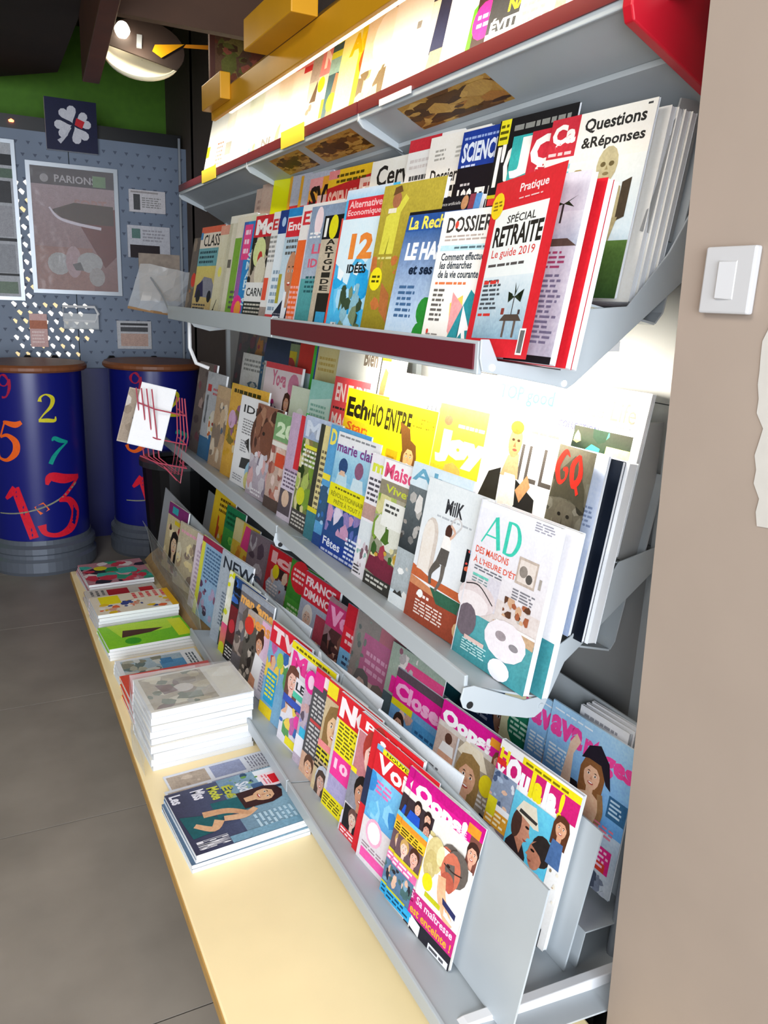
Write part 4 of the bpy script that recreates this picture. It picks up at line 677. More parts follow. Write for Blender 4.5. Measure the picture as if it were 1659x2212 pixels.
# --- lowest shelf, front row
OOPS = [R(0, 0, 1, 1, 'e8e4de'), R(.0, .845, 1, 1, 'd4178a'), R(.0, .93, 1, 1, 'c2127e'), T('Oops!', .06, .80, .80, .945, 'f8f4f6', .06), R(.80, .90, .96, .965, 'f0922c'), L(.68, .845, .84, .89, 3, 'f4c8e0'), R(.86, .68, 1, .90, '7a4a40'), F(.93, .79, .07, 'e0a890', '3a2420', 'short'),
    R(.0, .66, .40, .80, '3a2e34'), F(.16, .77, .05, 'e8b8a0', '2a1a1a'), F(.32, .76, .05, 'e0b098', '2a1a1a'), P([(.04, .66), (.24, .66), (.22, .73), (.07, .73)], '2252c0'), F(.34, .69, .05, 'c89080', '2a1a1a'), R(.0, .63, .40, .66, '6ac4e8'), R(.0, .52, .40, .63, 'eec02c'), R(.0, .59, .40, .63, 'e8962c'), L(.02, .525, .38, .585, 3, '4a3a08'),
    R(.0, .37, .38, .52, '6a5058'), F(.12, .45, .06, 'f0c8b8', 'c8a060'), F(.28, .45, .065, 'e8b0a0', '4a2a20'), R(.0, .35, .38, .375, 'd8c82a'), R(.0, .29, .38, .35, 'e06aa8'), L(.01, .29, .36, .35, 2, 'f8e0ec'), R(.0, .10, .36, .29, '5a7a98'), M(.0, .12, .36, .28, '4a6a6a c89a80 7aa0b8 2a2a34 e0b8a0', 18), R(.0, .02, .42, .10, '34a8dc'), L(.02, .03, .38, .09, 2, '10486a'), R(.0, .095, .3, .11, 'c8c82a'),
    R(.40, .0, 1, .70, 'f0ece6'), P([(.46, .20), (.72, .24), (.70, .48), (.58, .52), (.46, .48)], 'f8f8f8'), E(.53, .60, .125, 'd6c68c', .17), E(.50, .52, .09, 'cbb878', .14), E(.60, .63, .05, 'e8dcae', .09), E(.82, .635, .15, '655d58', .16), E(.76, .59, .125, 'cc7058', .17), P([(.66, .59), (.615, .555), (.67, .545)], 'cc7058'), E(.75, .51, .09, 'b85a48', .09), K([(.66, .61, .012), (.78, .60, .012), (.90, .62, .012)], '3a2a28'), E(.72, .615, .022, '2a1a16', .012), K([(.68, .52, .10), (.74, .38, .12), (.90, .26, .11)], 'e8b890'), P([(.76, .46), (.94, .42), (.96, .28), (.80, .30)], 'f4f4f8'), P([(.74, .40), (.94, .37), (.94, .33), (.76, .36)], '2a3060'), E(.52, .40, .07, 'f0d818', .08), R(.52, .30, .74, .335, 'c0c020'),
    R(.40, .185, 1, .265, 'c8287c'), T('Sa maîtresse', .44, .20, .96, .255, 'f4d8ec', .02), R(.36, .10, 1, .185, 'c8287c'), T('est enceinte !', .38, .115, .97, .175, 'f0b030', .025), R(.42, .0, 1, .10, '26242c'), P([(.42, .10), (.56, .08), (.56, .0), (.42, .02)], 'f8f8fa'), R(.70, .0, .98, .045, 'e8e8f0'), L(.72, .0, .96, .04, 1, '55555a')]
m('low_front', 1.168, .28, 'gossip weekly with magenta title and a kissing blonde couple, nearest on lowest shelf', 'e8e4de', OOPS, W=.21, t=.0022, bend=.012, spine='d8d4b0')
m('low_front', 1.19, .278, 'same gossip weekly, second copy peeping out behind the nearest one', 'e8e4de', OOPS, W=.21, t=.008, bend=.012, spine='d8d4b0')
m('low_front', 1.31, .262, 'gossip weekly with white V title on red and a shirtless man by the sea', '68b4e0', [
    R(0, .20, 1, .8, '4a9ad8', '7ac0e8'), M(0, .4, .6, .78, '3a8ad0 6ab8e4 8accf0', 14), R(0, .78, 1, .96, 'd4222e'), T('Voici', .05, .80, .72, .945, 'f8f2f2', .035), R(.10, .955, .85, 1, 'eee01e'), T('NOUVEAU', .16, .963, .62, .993, '3a3408', .02), L(.1, .62, .36, .74, 3, 'e070b0'),
    E(.62, .70, .10, '1e1a1c', .12), P([(.50, .30), (.78, .30), (.80, .56), (.66, .66), (.54, .60)], 'c8806a'), P([(.46, .22), (.60, .34), (.62, .60), (.48, .56)], 'ecd0c0'), P([(.50, .08), (.72, .1), (.74, .34), (.56, .36)], '241c22'), R(0, 0, .5, .38, 'e0d8dc'), E(.2, .30, .13, 'f0b0cc', .13), E(.2, .30, .10, 'f8f0f4', .1), R(.05, .04, .5, .12, 'f05aa8'), L(.05, .13, .5, .18, 2, 'a08a94')], t=.008, spine='d8dce0')
m('low_front', 1.335, .282, 'red weekly with a white letter i half hidden behind the V titled weekly', 'd2222c', [T('i', .12, .84, .22, .96, 'f6e8e6', .05), L(.3, .86, .9, .92, 1, 'f0b8b8'), R(0, .4, .5, .7, '2a3250')], t=.002, spine='e0e0e4')
m('low_front', 1.40, .29, 'women\'s weekly with a red haired woman above a dark haired man', 'ddd8dc', [
    R(0, .87, 1, 1, 'd8262c'), T('Public', .10, .89, .9, .96, 'f8ecec', .03), R(.02, .52, 1, .86, 'c07a80'), F(.30, .72, .15, 'f0c4b8', 'a83a30', 'updo'), R(.0, .5, .1, .56, 'ecdc20'), R(.0, .26, 1, .52, '8a8a96'), B(.24, .40, .12, 'c08a70', '1e1614', 'short', 'd8d4e0'), R(.02, .06, .34, .25, '1e1c20'), F(.18, .17, .07, 'd8b8a8', '6a4a44'), R(0, .0, .6, .07, 'd03a44'), L(.02, .01, .4, .06, 2, 'f8e0e0')], t=.008, spine='e2e2e6')
m('low_front', 1.51, .285, 'weekly with white NO on red, yellow list and pink block', 'd0ccd0', [
    R(0, .78, 1, 1, 'd4202c'), T('NOUS', .03, .80, 1.15, .97, 'f4e8ec', .06), E(.50, .88, .08, 'd82a98', .09), R(.05, .50, .44, .78, 'efe01e'), L(.07, .52, .42, .77, 8, '6a6010'), R(.05, .30, .42, .50, 'ec3a9a'), T('10', .1, .37, .36, .46, 'f8c8e0', .04), R(.05, .14, .42, .30, 'a8a0c8'), R(.0, .0, .40, .14, 'e8d81c'), L(.02, .02, .38, .12, 4, '5a5210'), M(.44, .2, .7, .7, SKIN, 10)], t=.006, spine='e8e4e8')
m('low_front', 1.58, .285, 'weekly with a smiling woman beneath red and yellow squares', 'c6b08a', [R(0, .84, 1, 1, 'cc2a30'), R(0, .86, .2, .98, 'ecd81c'), F(.24, .62, .15, 'e0b890', '8a6a3a', 'long'), R(0, .40, .3, .46, 'e8888a'), R(0, .3, .3, .40, 'd8cc28'), L(.0, .2, .3, .4, 5, '2a2620'), E(.2, .14, .14, 'b8bcc8', .16), F(.18, .12, .08, 'c8a090', '4a3a34', 'long')], t=.005, spine='d0c8c0')
m('low_front', 1.66, .28, 'dark text heavy weekly with a pink corner and red strip', '4a484c', [R(0, .86, 1, 1, 'd02434'), R(0, .82, .2, .96, 'e02a8a'), T('Pa', .2, .87, .7, .97, 'f4e0e4', .04), L(.05, .22, .6, .78, 14, 'c4c0c0'), R(.05, .5, .4, .53, 'c03a3a'), R(0, 0, .5, .2, 'c8a088'), F(.18, .1, .09, 'd8a888', '5a3a2a')], t=.005, spine='6a686c')
m('low_front', 1.71, .25, 'weekly with a magenta ring title and blue figures', 'b8a8b8', [E(.12, .90, .14, 'e81f96', .13), E(.12, .90, .07, 'f0c8e0', .08), M(0, .3, .4, .8, '4a4a9a 8a8ac0 c8a0a0 5a4a5a', 14), R(0, .1, .3, .3, 'e8e4ee'), R(.05, .3, .2, .4, '30b0d8')], t=.004, spine='c4c8d4')
m('low_front', 1.83, .28, 'weekly with a pink M title under a yellow banner and a couple', 'dcd8e0', [R(0, .93, 1, 1, 'ecdc20'), L(.1, .94, .9, .985, 1, '6a6010'), T('Move', .05, .74, 1.1, .92, 'e83a94', .06), F(.14, .62, .12, 'e8b8a8', '6a4034', 'long'), R(.22, .5, .6, .7, 'e6e2ea'), T('LE', .24, .58, .44, .66, '2a2a30', .04), R(.2, .50, .6, .56, '4ac0a0'), R(0, .4, .6, .47, '2a4ab0'), M(0, .05, .6, .4, MIXED, 22), R(.2, .02, .55, .10, 'ecdc28'), E(.4, .3, .08, 'e83aa0')], t=.007, spine='e4e4ea')
m('low_front', 1.99, .275, 'television weekly with white V on red and blue programme panels', 'c8343c', [R(0, .78, 1, 1, 'd8263a'), T('TV', .05, .80, .8, .96, 'f4dce0', .06), R(0, .0, 1, .78, '7aa8c8'), M(0, .4, .7, .78, MIXED, 20), R(.08, .15, .4, .5, '2f9ac8'), L(.1, .2, .38, .48, 6, 'e8dc30'), R(0, .0, .4, .12, 'e6c820'), E(.4, .66, .1, 'a8c84a')], t=.007, spine='d0ccb4', vis=.85)
m('low_front', 2.20, .23, 'magazine with orange title and a woman in white by black and white men', 'b8a8a0', [R(0, 0, .45, .86, '5a544e'), M(0, .1, .45, .84, '4a4440 8a8078 c0b4a8 2a2624', 20), R(.45, 0, 1, 1, 'd8d4e0', 'e8b8d8'), T('mens', .02, .82, .7, .94, 'f0a050', .04), E(.1, .8, .14, 'd83a30', .12), F(.46, .66, .1, 'd8a080', '4a2a20', 'updo'), P([(.34, .1), (.6, .1), (.6, .34), (.66, .5), (.4, .54)], 'f0eef0'), P([(.30, .0), (.5, 0), (.5, .2), (.34, .24)], 'd09070'), L(.62, .1, .95, .5, 9, '9a98a8')], t=.008, spine='6a605a')
m('low_front', 2.29, .28, 'grey magazine with orange title and a film couple', '6e6a70', [M(0, .2, 1, .8, '4a4448 8a8288 6a5e5a b0a098', 22), T('man fame', .03, .80, 1.02, .92, 'f0b060', .05), F(.5, .7, .12, 'c89878', '2a1e18'), R(0, .93, 1, 1, '9aa0ac')], t=.006, spine='5a5054')
m('low_front', 2.37, .28, 'dark magazine with blue streaks above a crimson field', '23202a', [R(0, .2, 1, .66, '4a1420', '7a1a28'), R(0, .8, 1, 1, '2a4a80'), M(0, .7, .8, 1, '1a2a4a 3a6ac0 101020 5a8ad0', 14), R(0, 0, 1, .22, '18161a'), L(.04, .03, .4, .18, 4, 'e4e0e0'), E(.14, .42, .1, 'c02a3a')], t=.006, spine='101018')
m('low_front', 2.43, .28, 'yellow and white patterned magazine with an orange and pink foot', 'e6e6d0', [M(0, .4, .6, 1, 'e0e020 f0f0e0 d0d430 f4f4ec', 20), R(0, .0, .5, .36, 'e8a040', 'e8508a'), E(.1, .05, .1, 'd8e02a')], t=.005, spine='dce060')
m('low_front', 2.54, .32, 'grey-blue news magazine with a large dark N and folded top', 'a9b3c0', [T('NEWS', .10, .82, 1.2, .95, '2a2e3a', .02), T('21', .42, .6, .6, .68, '2a2e3a', .03), L(.2, .2, .4, .58, 10, '6a7688'), R(.3, .0, .8, .4, '3a4a3a'), M(.3, .0, .8, .4, GARDEN, 12)], t=.006, curl=.01, spine='b4bcc8')
m('low_front', 2.79, .30, 'light blue magazine with yellow stripe and plum photograph', '8fb0d0', [R(0, 0, .14, 1, 'd8d840', 'e0dc50'), L(.2, .5, .9, .9, 9, '4a6a90'), M(.15, .05, .8, .5, '5a3a5a 8a5a78 b0a0c0 3a2a44', 16), R(0, .93, 1, 1, '9a2a4a')], t=.007, spine='d4d450')
m('low_front', 2.87, .285, 'pinkish white magazine beside the yellow striped one', 'e0d0de', [L(.1, .1, .9, .8, 12, 'b8a0b8'), E(.3, .85, .1, 'c070a0')], t=.004, spine='e6dce6')
m('low_front', 3.14, .26, 'magazine with a maroon ribbon title behind the tan board', 'c0b49a', [R(0, .80, 1, .95, '98284a'), L(.1, .83, .9, .92, 1, 'e0a0b4'), M(0, .1, 1, .78, 'd8d0b8 b09a80 e8d8a8 8a7a70', 16)], W=.25, t=.006, curl=.02, spine='c8bc9c')
m('low_front', 3.36, .29, 'comic book with a dark haired girl at the far end of the lowest shelf', 'c8b890', [M(0, 0, 1, .85, 'c8a880 8a3a34 e8d8b0 4a3a34 d8b89a', 24), R(0, .82, 1, 1, '7a2a6a'), R(.2, .86, .5, .96, '30a0a8'), F(.5, .42, .16, 'e8c8a8', '1e1a1a', 'long'), R(.4, .72, .9, .78, 'd8c020')], t=.006, spine='d8c8a0')

m('low_front', 1.74, .285, 'white glossy back cover curling behind the dark text heavy weekly', 'dfe4ea', [L(.1, .9, .6, .96, 1, '55555c')], W=.30, t=.003, depth=.024, bend=.016, spine='e8ecf0')
m('low_front', 1.40, .292, 'white glossy back cover curling behind the red haired woman weekly', 'dfe4ea', [L(.1, .88, .3, .95, 1, '3a3a40'), L(.35, .9, .8, .93, 1, '6a6a70')], W=.30, t=.003, depth=.026, bend=.018, spine='e8ecf0')
m('low_front', 2.18, .285, 'silvery back cover curling behind the television weekly', 'c8d0d8', [L(.5, .9, .9, .95, 1, '7a7a80')], W=.30, t=.003, depth=.024, bend=.014, spine='d8dce0')
# --- lowest shelf, second row
m('low_second', 1.165, .325, 'gossip weekly with white and yellow OULALA title and a man in a straw hat', 'ece8e4', [
    R(.0, .80, 1, .94, 'cc2070'), T('H', .02, .86, .14, .955, 'ecd81e', .05), R(.0, .84, .12, .88, 'd8302a'), T('v', .01, .77, .12, .84, 'f6f0f2', .04), T('Ou', .13, .765, .43, .94, 'f8f4f6', .06), T('la', .44, .775, .60, .94, 'f0de20', .06), T('la', .61, .775, .77, .94, 'f8f4f6', .06), T('!', .79, .775, .84, .94, 'f0de20', .05),
    R(.30, .94, 1, .985, 'ecd81e'), L(.34, .945, .96, .975, 1, '7a6a10'), R(0, .58, .30, .80, '8a98b0'), M(0, .56, .30, .80, 'd8dce4 4a5a7a e0b8a0 a8b8d0', 14), R(0, .55, .32, .59, 'f0f0f4'), R(0, .44, .30, .55, 'd8982c'), L(.02, .45, .28, .54, 3, 'f8e8c0'), R(0, .50, .12, .62, 'dcd020'), R(0, .26, .30, .44, '7a6a6e'), F(.14, .36, .07, 'd0a898', 'c8c0b8'),
    R(.30, .12, .86, .77, '48b4d8', '6ac8e4'), P([(.30, .12), (.60, .12), (.58, .42), (.50, .50), (.38, .50), (.32, .44)], '2e2224'), E(.46, .58, .10, 'c88a70', .15), P([(.54, .60), (.585, .55), (.54, .54)], 'c88a70'), P([(.40, .50), (.52, .50), (.50, .42)], 'b87a60'), E(.40, .58, .06, '4a3028', .13), E(.53, .60, .025, '2a1a16', .012), P([(.50, .52), (.56, .52), (.53, .505)], 'a04a40'), P([(.36, .66), (.42, .74), (.58, .75), (.66, .63), (.60, .62)], 'e6dcc8'), P([(.40, .66), (.62, .65), (.63, .67), (.41, .685)], '3a3634'), P([(.54, .06), (.90, .08), (.88, .34), (.76, .39), (.62, .38), (.56, .32)], 'b8b0c4'), P([(.64, .38), (.74, .38), (.70, .22)], 'c89a84'), E(.74, .53, .12, '2e2624', .14), E(.68, .48, .085, 'b87a60', .13), P([(.61, .50), (.575, .455), (.62, .45)], 'b87a60'), P([(.62, .53), (.70, .60), (.78, .56), (.78, .46), (.73, .50)], '2e2624'), E(.645, .50, .025, '20140f', .012), P([(.60, .435), (.66, .435), (.635, .42)], '9a4038'), R(.30, .10, .64, .15, 'a8a828'), R(.84, .3, .98, .80, 'e8e6e4'), F(.88, .74, .07, 'd8a080', '5a3420', 'long'), P([(.80, .5), (.96, .5), (.94, .66), (.82, .66)], '4a6a9a'), M(.84, .3, .98, .55, 'c0a080 8a7a60 e8e0d0', 8),
    R(.56, .0, .94, .12, '2e2c30'), F(.7, .10, .05, 'c09080', '2a2220')], W=.225, t=.01, spine='e4e4e8')
m('low_second', 1.39, .305, 'gossip weekly with magenta title and a woman in a straw hat', 'd8d0c8', [
    R(0, .84, 1, 1, 'd4178a'), T('Oops!', .03, .80, .80, .95, 'f8f4f6', .06), R(.78, .91, .95, .97, 'f09a2c'), L(.70, .85, .82, .9, 2, 'f0c0dc'), F(.93, .83, .06, 'e0a890', '7a4a34', 'long'), R(0, .46, .34, .80, 'c8b0a4'), E(.2, .74, .06, '5a3a2e', .06), P([(.08, .62), (.32, .62), (.30, .70), (.12, .70)], 'f0f0f0'), P([(.06, .48), (.36, .48), (.34, .62), (.08, .62)], 'd8a488'), L(.02, .5, .3, .55, 2, 'f4e0e0'), R(0, .40, .34, .46, 'dcd81e'), L(.02, .405, .32, .455, 1, '4a4a0a'),
    R(.36, .0, 1, .80, 'a89a88'), P([(.36, .72), (.46, .82), (.72, .82), (.84, .70), (.6, .68)], 'e8dcc4'), F(.58, .58, .15, 'dca888', '9a7a4a', 'long'), P([(.36, .0), (.8, .0), (.76, .30), (.44, .32)], 'c8bca4'), M(.38, .02, .78, .30, 'b8ac90 d8ccb4 a09880', 14), P([(.80, .1), (1, .1), (1, .4), (.86, .42)], '2a2c3c'), E(.86, .62, .1, 'eedc20', .11), L(.78, .44, .98, .54, 3, 'e8e4e0'), R(.34, .0, .37, .8, 'd8dce4')], W=.22, t=.009, spine='d0ccc8')
m('low_second', 1.61, .285, 'gossip weekly with a pink lower case title and couple in blue', '6aa0d0', [R(0, .72, 1, .92, 'e01f90'), T('Closer', .03, .74, .98, .89, 'f4b0d8', .05), R(0, .66, .4, .72, 'e0d41e'), R(0, .92, 1, 1, '5a4a54'), M(0, .3, .5, .66, 'c8a090 5a6a8a 3a3a4a e0c0b0 7a90b0', 18), R(.45, .1, 1, .66, '4a94cc'), L(.5, .3, .95, .6, 6, '2a5a8a'), F(.2, .52, .09, 'd8a890', '3a2a24'), F(.38, .44, .08, 'd0a088', '2a2020')], t=.012, spine='8a98b0')
m('low_second', 1.66, .335, 'magazine in wrinkled plastic with a rose ribbon, beside the blue weekly', '9aa89a', [R(.3, .62, 1, .92, 'd84a80'), M(0, .6, .5, 1, 'b0a8a8 8a5a6a d8d0cc', 12), R(0, .2, 1, .6, '4a5a60'), F(.7, .5, .1, 'c89a80', '1e1a1a'), R(.1, .62, .3, .75, 'e02a90'), R(.3, .3, .6, .6, 'e0dce4')], t=.002, spine='2a5a60')
m('low_second', 1.87, .34, 'plastic wrapped magazine with two women and a pink headline', '8a7a70', [R(.2, .50, .9, .86, 'c03a80'), M(0, 0, .9, .5, '6a4a44 a08078 5a3a3a c8a898 8a6a50', 26), L(.3, .55, .8, .75, 3, 'e89ac0'), R(.5, .86, 1, 1, 'b84a60'), M(0, .5, .3, 1, '7a8a7a 5a6a5a 3a4a44', 10), F(.3, .42, .13, 'c8a090', '3a2a24', 'long'), F(.66, .38, .13, 'c09a88', '5a3a2a', 'long')], W=.24, t=.006, sleeve=True, spine='6a7a74')
m('low_second', 1.945, .335, 'weekly with red title block and a blue lower half', '8ab4dc', [R(0, .60, 1, .80, 'dc2a3a'), L(.08, .64, .8, .77, 2, 'f4c8cc'), R(0, .80, .8, 1, 'c82434'), T('ci', .3, .84, .7, .96, 'f0d0d0', .05), R(0, .40, 1, .60, '7ab8e4'), R(0, 0, 1, .4, 'd4d8e4'), L(.1, .3, .5, .56, 5, '3a4a6a')], t=.004, spine='90a8c8')
m('low_second', 2.07, .31, 'weekly with a rosy title over dark haired women and yellow tags', '9a7a80', [R(0, .72, 1, .96, 'c83a74'), T('Vou', .06, .75, .80, .93, 'f0a0c8', .07), M(0, .2, 1, .72, '5a3a3a c89a84 3a2a2a e0b8a0 8a5a50', 28), R(0, .36, .4, .42, 'dcc820'), R(.3, .2, .8, .3, '1e1c20'), L(.32, .21, .78, .29, 2, 'e8e4e4'), F(.6, .52, .12, 'd0a088', '4a2a24', 'long')], t=.006, spine='b08a94')
m('low_second', 2.28, .325, 'red and white popular weekly with an old man\'s photograph', 'c8c4cc', [R(0, .72, 1, 1, 'd22a3c'), T('FRANCE', .06, .87, .9, .96, 'f4dce0', .04), T('DIMANCHE', .06, .75, 1.0, .84, 'f4dce0', .04), R(0, .2, 1, .72, 'a8b0c4'), F(.26, .55, .13, 'd8b8a8', 'e0dcd8'), P([(0, .2), (.1, .36), (.5, .36), (.6, .2)], '7aa0d0'), R(.5, .4, .9, .66, 'b0485a'), E(.3, .34, .06, 'e8d020', .06), M(.4, .2, .9, .5, SKIN, 12)], t=.008, spine='b8b4c0')
m('low_second', 2.41, .325, 'green weekly with a red roundel at its head', '3f8a34', [E(.34, .86, .30, 'd02a34', .24), L(.12, .78, .56, .94, 3, 'f0c8c8'), R(0, .36, 1, .60, '4a9a3a'), L(.1, .4, .6, .55, 3, 'b8d8a8'), R(0, 0, 1, .36, 'c8d0dc')], t=.006, spine='35782c')
m('low_second', 2.63, .31, 'red weekly crowded with small portraits and yellow discs', 'b83038', [R(0, .80, 1, 1, 'c8242e'), T('Ici', .1, .82, .8, .96, 'e8b0b0', .06), M(0, .2, 1, .8, 'c09a80 3a2a28 d8b8a0 6a3a34 a8b0c0', 30), E(.3, .74, .1, 'dcc820', .1), R(.4, .3, .8, .42, 'd8c420'), L(.1, .45, .5, .6, 4, 'e8e0e0')], W=.26, t=.008, spine='a02a34')
m('low_second', 2.86, .30, 'grey plum magazine curling forward beside the red crowded weekly', '84747e', [M(0, 0, 1, 1, '7a6a78 a898a4 5a4a58 b8b0b8', 24)], W=.22, t=.006, curl=.02, spine='90808a')
m('low_second', 3.06, .30, 'yellow and orange fruit recipe magazine with a pink tag', 'ecc84a', [M(0, 0, 1, .7, 'e8a040 f0d060 e8d8a0 d88a3a', 20), P([(.35, .66), (1, .62), (1, .95), (.45, .97)], 'ee4a92'), R(0, .7, .35, 1, 'e8dca0')], W=.24, t=.006, spine='e0c060')
m('low_second', 3.20, .32, 'green magazine with a darker green patch behind the fruit recipes', '4aa850', [R(0, .7, 1, 1, '2a8a5a'), M(0, 0, 1, .7, '5ac850 8ad860 3a9a48 c8e890', 20), L(.1, .74, .9, .94, 3, '1a5a3a')], W=.2, t=.006, spine='b88a60')
m('low_second', 3.40, .36, 'yellow comic standing by the dark bin at the far end', 'f0c420', [R(0, 0, 1, 1, 'eebc20', 'f6d030'), M(.3, .1, 1, .8, 'e07030 f4e8b0 c8502a f0d060', 18), L(.3, .7, .9, .9, 3, '6a4a10')], W=.24, t=.006, spine='e8c030')

# --- lowest shelf, back row
AVA = [R(0, .35, 1, 1, '5a9ede', 'a8d0ee'), R(0, 0, 1, .4, 'c8ccd0', 'b8cce0'), L(.04, .945, .6, .965, 1, 'e8f0f8'), T('ava', .02, .775, .42, .915, 'f0489c', .05), T('nt', .44, .775, .62, .92, 'f0489c', .05), T('ges', .66, .735, 1.0, .87, 'f0489c', .05),
    L(.04, .56, .30, .72, 6, 'e8f2fa'), P([(.24, .50), (.36, .54), (.34, .74), (.40, .84), (.34, .88), (.28, .80)], 'ecc8ae'), F(.58, .68, .105, 'e4b494', '8a5a34', 'long'), P([(.44, .76), (.50, .86), (.62, .90), (.74, .82), (.80, .66), (.74, .68), (.66, .78), (.52, .78)], '241e28'), P([(.40, .30), (.76, .34), (.74, .54), (.60, .58), (.46, .54)], 'e4b898'), P([(.36, .58), (.44, .58), (.52, .42), (.72, .36), (.66, .22), (.40, .26)], '1e1a20'), K([(.70, .60, .06), (.74, .48, .06), (.70, .36, .05)], 'a07850'),
    R(.80, .50, 1, .64, '34648e'), L(.82, .52, .98, .63, 4, 'b8d4e8'), L(.70, .36, .95, .44, 3, 'e07a90'), R(.66, .14, .94, .30, 'e02a80'), R(.70, .14, .90, .20, 'd8402e'), L(.68, .16, .92, .29, 4, 'f8c8dc'), M(.60, .0, .95, .12, '4a5060 7a8090 c0c4cc', 10), L(.1, .05, .5, .25, 5, '8a94a4')]
m('low_back', 1.17, .32, 'women\'s magazine with pink title and a smiling woman in a black hat', 'a8cdea', AVA, W=.235, t=.01, spine='b8d4ea')
m('low_back', 1.235, .31, 'second blue copy of the pink titled women\'s magazine, mostly hidden', 'a8cdea', AVA, W=.235, t=.004, spine='b8d4ea')
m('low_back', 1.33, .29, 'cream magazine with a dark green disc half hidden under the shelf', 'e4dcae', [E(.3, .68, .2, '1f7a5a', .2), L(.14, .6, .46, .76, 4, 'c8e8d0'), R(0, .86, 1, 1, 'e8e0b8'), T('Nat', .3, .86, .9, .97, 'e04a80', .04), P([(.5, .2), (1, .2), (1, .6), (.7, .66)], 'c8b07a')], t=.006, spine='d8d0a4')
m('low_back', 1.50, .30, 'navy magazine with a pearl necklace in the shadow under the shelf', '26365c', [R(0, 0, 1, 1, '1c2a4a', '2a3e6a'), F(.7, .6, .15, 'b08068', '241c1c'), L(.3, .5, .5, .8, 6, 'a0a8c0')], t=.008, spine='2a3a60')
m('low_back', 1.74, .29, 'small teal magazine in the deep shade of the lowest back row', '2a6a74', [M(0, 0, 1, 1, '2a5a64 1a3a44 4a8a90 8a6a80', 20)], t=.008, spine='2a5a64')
for i in range(3):
    m('low_back', 1.11 - .004 * i, .335 + .004 * i, ['first', 'second', 'third'][i] + ' white paged copy standing behind the pink titled women\'s magazine', 'e8e8ec', [L(.1, .9, .9, .97, 2, 'a0a0a8')], W=.13, t=.007, depth=.022 + .011 * i)

# --- top shelf (lit from the yellow canopy; overexposure also drawn into the pale cover colours)
m('top', 1.22, .34, 'white cookery magazine with red script at the near end of the top shelf', 'f2eeea', [T('Cuisine', .1, .2, .8, .27, 'c8464a', .015), L(.1, .3, .9, .8, 8, 'e0d0cc'), R(.0, .06, .5, .16, 'd8c8c0')], t=.008)
m('top', 1.42, .34, 'white text covered magazine with small red pictures on the top shelf', 'eef2f4', [R(0, 0, 1, .10, 'b8dce6'), L(.05, .12, .4, .5, 9, '8a8a8c'), R(.45, .16, .58, .27, 'd88a80'), R(.7, .2, .8, .4, 'e0b8a8'), T('Les', .05, .5, .5, .6, 'c83a44', .03)], t=.009, spine='dfe8ec')
m('top', 1.53, .34, 'magazine with yellow headline on black and white word below', 'efe8d4', [R(0, .20, .62, .46, '35383c'), T('PARC', .2, .37, .56, .45, 'f0e030', .04), T('NAT', .26, .29, .58, .37, 'f0e030', .04), T('ÉVITEZ', .05, .20, .60, .28, 'f4f4f2', .04), R(.62, .05, .85, .6, 'a8c8e8'), R(0, 0, .6, .14, 'e8d8a8'), R(0, .5, 1, 1, 'c8d8ec'), E(.5, .6, .2, 'f4f4f8', .14)], t=.006, spine='e0dccc')
m('top', 1.585, .34, 'dark magazine with a magenta disc on the top shelf', '3a2a2a', [E(.14, .31, .17, 'e82a80', .17), L(.04, .26, .28, .36, 2, 'f8b0d0'), R(0, .5, .5, 1, 'e8d8d0')], t=.003, spine='2a1e1e')
m('top', 1.71, .34, 'pale magazine with vivid green splash and yellow top', 'f4f2e8', [P([(.40, .14), (.5, .16), (.56, .40), (.66, .44), (.6, .5), (.42, .42)], '58d82a'), R(.55, .46, .85, .56, 'f0d820'), E(.4, .45, .06, 'f4f4e8', .04)], t=.006)
m('top', 1.80, .34, 'magazine with a person in a navy shirt and jeans', 'e8dcc8', [P([(.10, .26), (.34, .26), (.40, .60), (.14, .62)], '27304e'), P([(.06, .04), (.30, .02), (.36, .28), (.12, .28)], '8a8678'), P([(.34, .34), (.42, .36), (.46, .62), (.38, .62)], 'c8926a'), E(.4, .68, .1, 'd8a888', .1), R(0, .62, .2, 1, '3a3a44')], t=.007)
m('top', 2.00, .335, 'blank looking white magazine between the shirt photo and red lips', 'f4f4f2', [L(.2, .8, .9, .9, 2, 'd8d8d4'), L(.5, .5, .6, .6, 1, '8a8a88')], t=.010)
m('top', 2.17, .33, 'magazine with a fair haired face, red lips and tan cloth', 'e8dcc0', [R(0, .82, 1, 1, '8a4a40'), E(.5, .62, .3, 'f8f4ea', .3), E(.86, .80, .08, 'b8242c', .1), M(0, 0, 1, .4, 'c8b890 f0ecdc 6a5a40 a89468', 20), P([(.6, .05), (.9, .1), (.8, .35), (.66, .3)], '4a4030')], t=.008, spine='d8ccb0')
m('top', 2.33, .335, 'yellow magazine with a big red letter on the top shelf', 'f2e034', [R(0, .88, .5, 1, 'f8f8f0'), T('ma', .06, .91, .44, .97, '6a6a40', .02), R(.0, .0, .45, .88, 'f6ee9a'), K([(.80, .72, .10), (.56, .52, .12), (.82, .30, .12), (.56, .08, .10)], 'e05a28'), E(.76, .84, .1, 'f8f8d0', .14), T('AC', .2, .60, .8, .78, 'e8c818', .05)], t=.008, spine='f4ecb0')
m('top', 2.41, .32, 'teal and tan magazine with a yellow corner tag', '3a5a60', [P([(.12, .82), (.5, .84), (.5, 1), (.16, 1)], 'ece820'), L(.18, .86, .46, .98, 2, '3a3a10'), R(.0, .56, .5, .76, '8ab0a8'), R(0, .7, .3, .76, 'c8cc3a'), P([(.1, .1), (.5, .1), (.5, .5), (.2, .56)], 'b87a5a'), E(.2, .3, .12, '9ab028')], t=.005, spine='2a4a50')
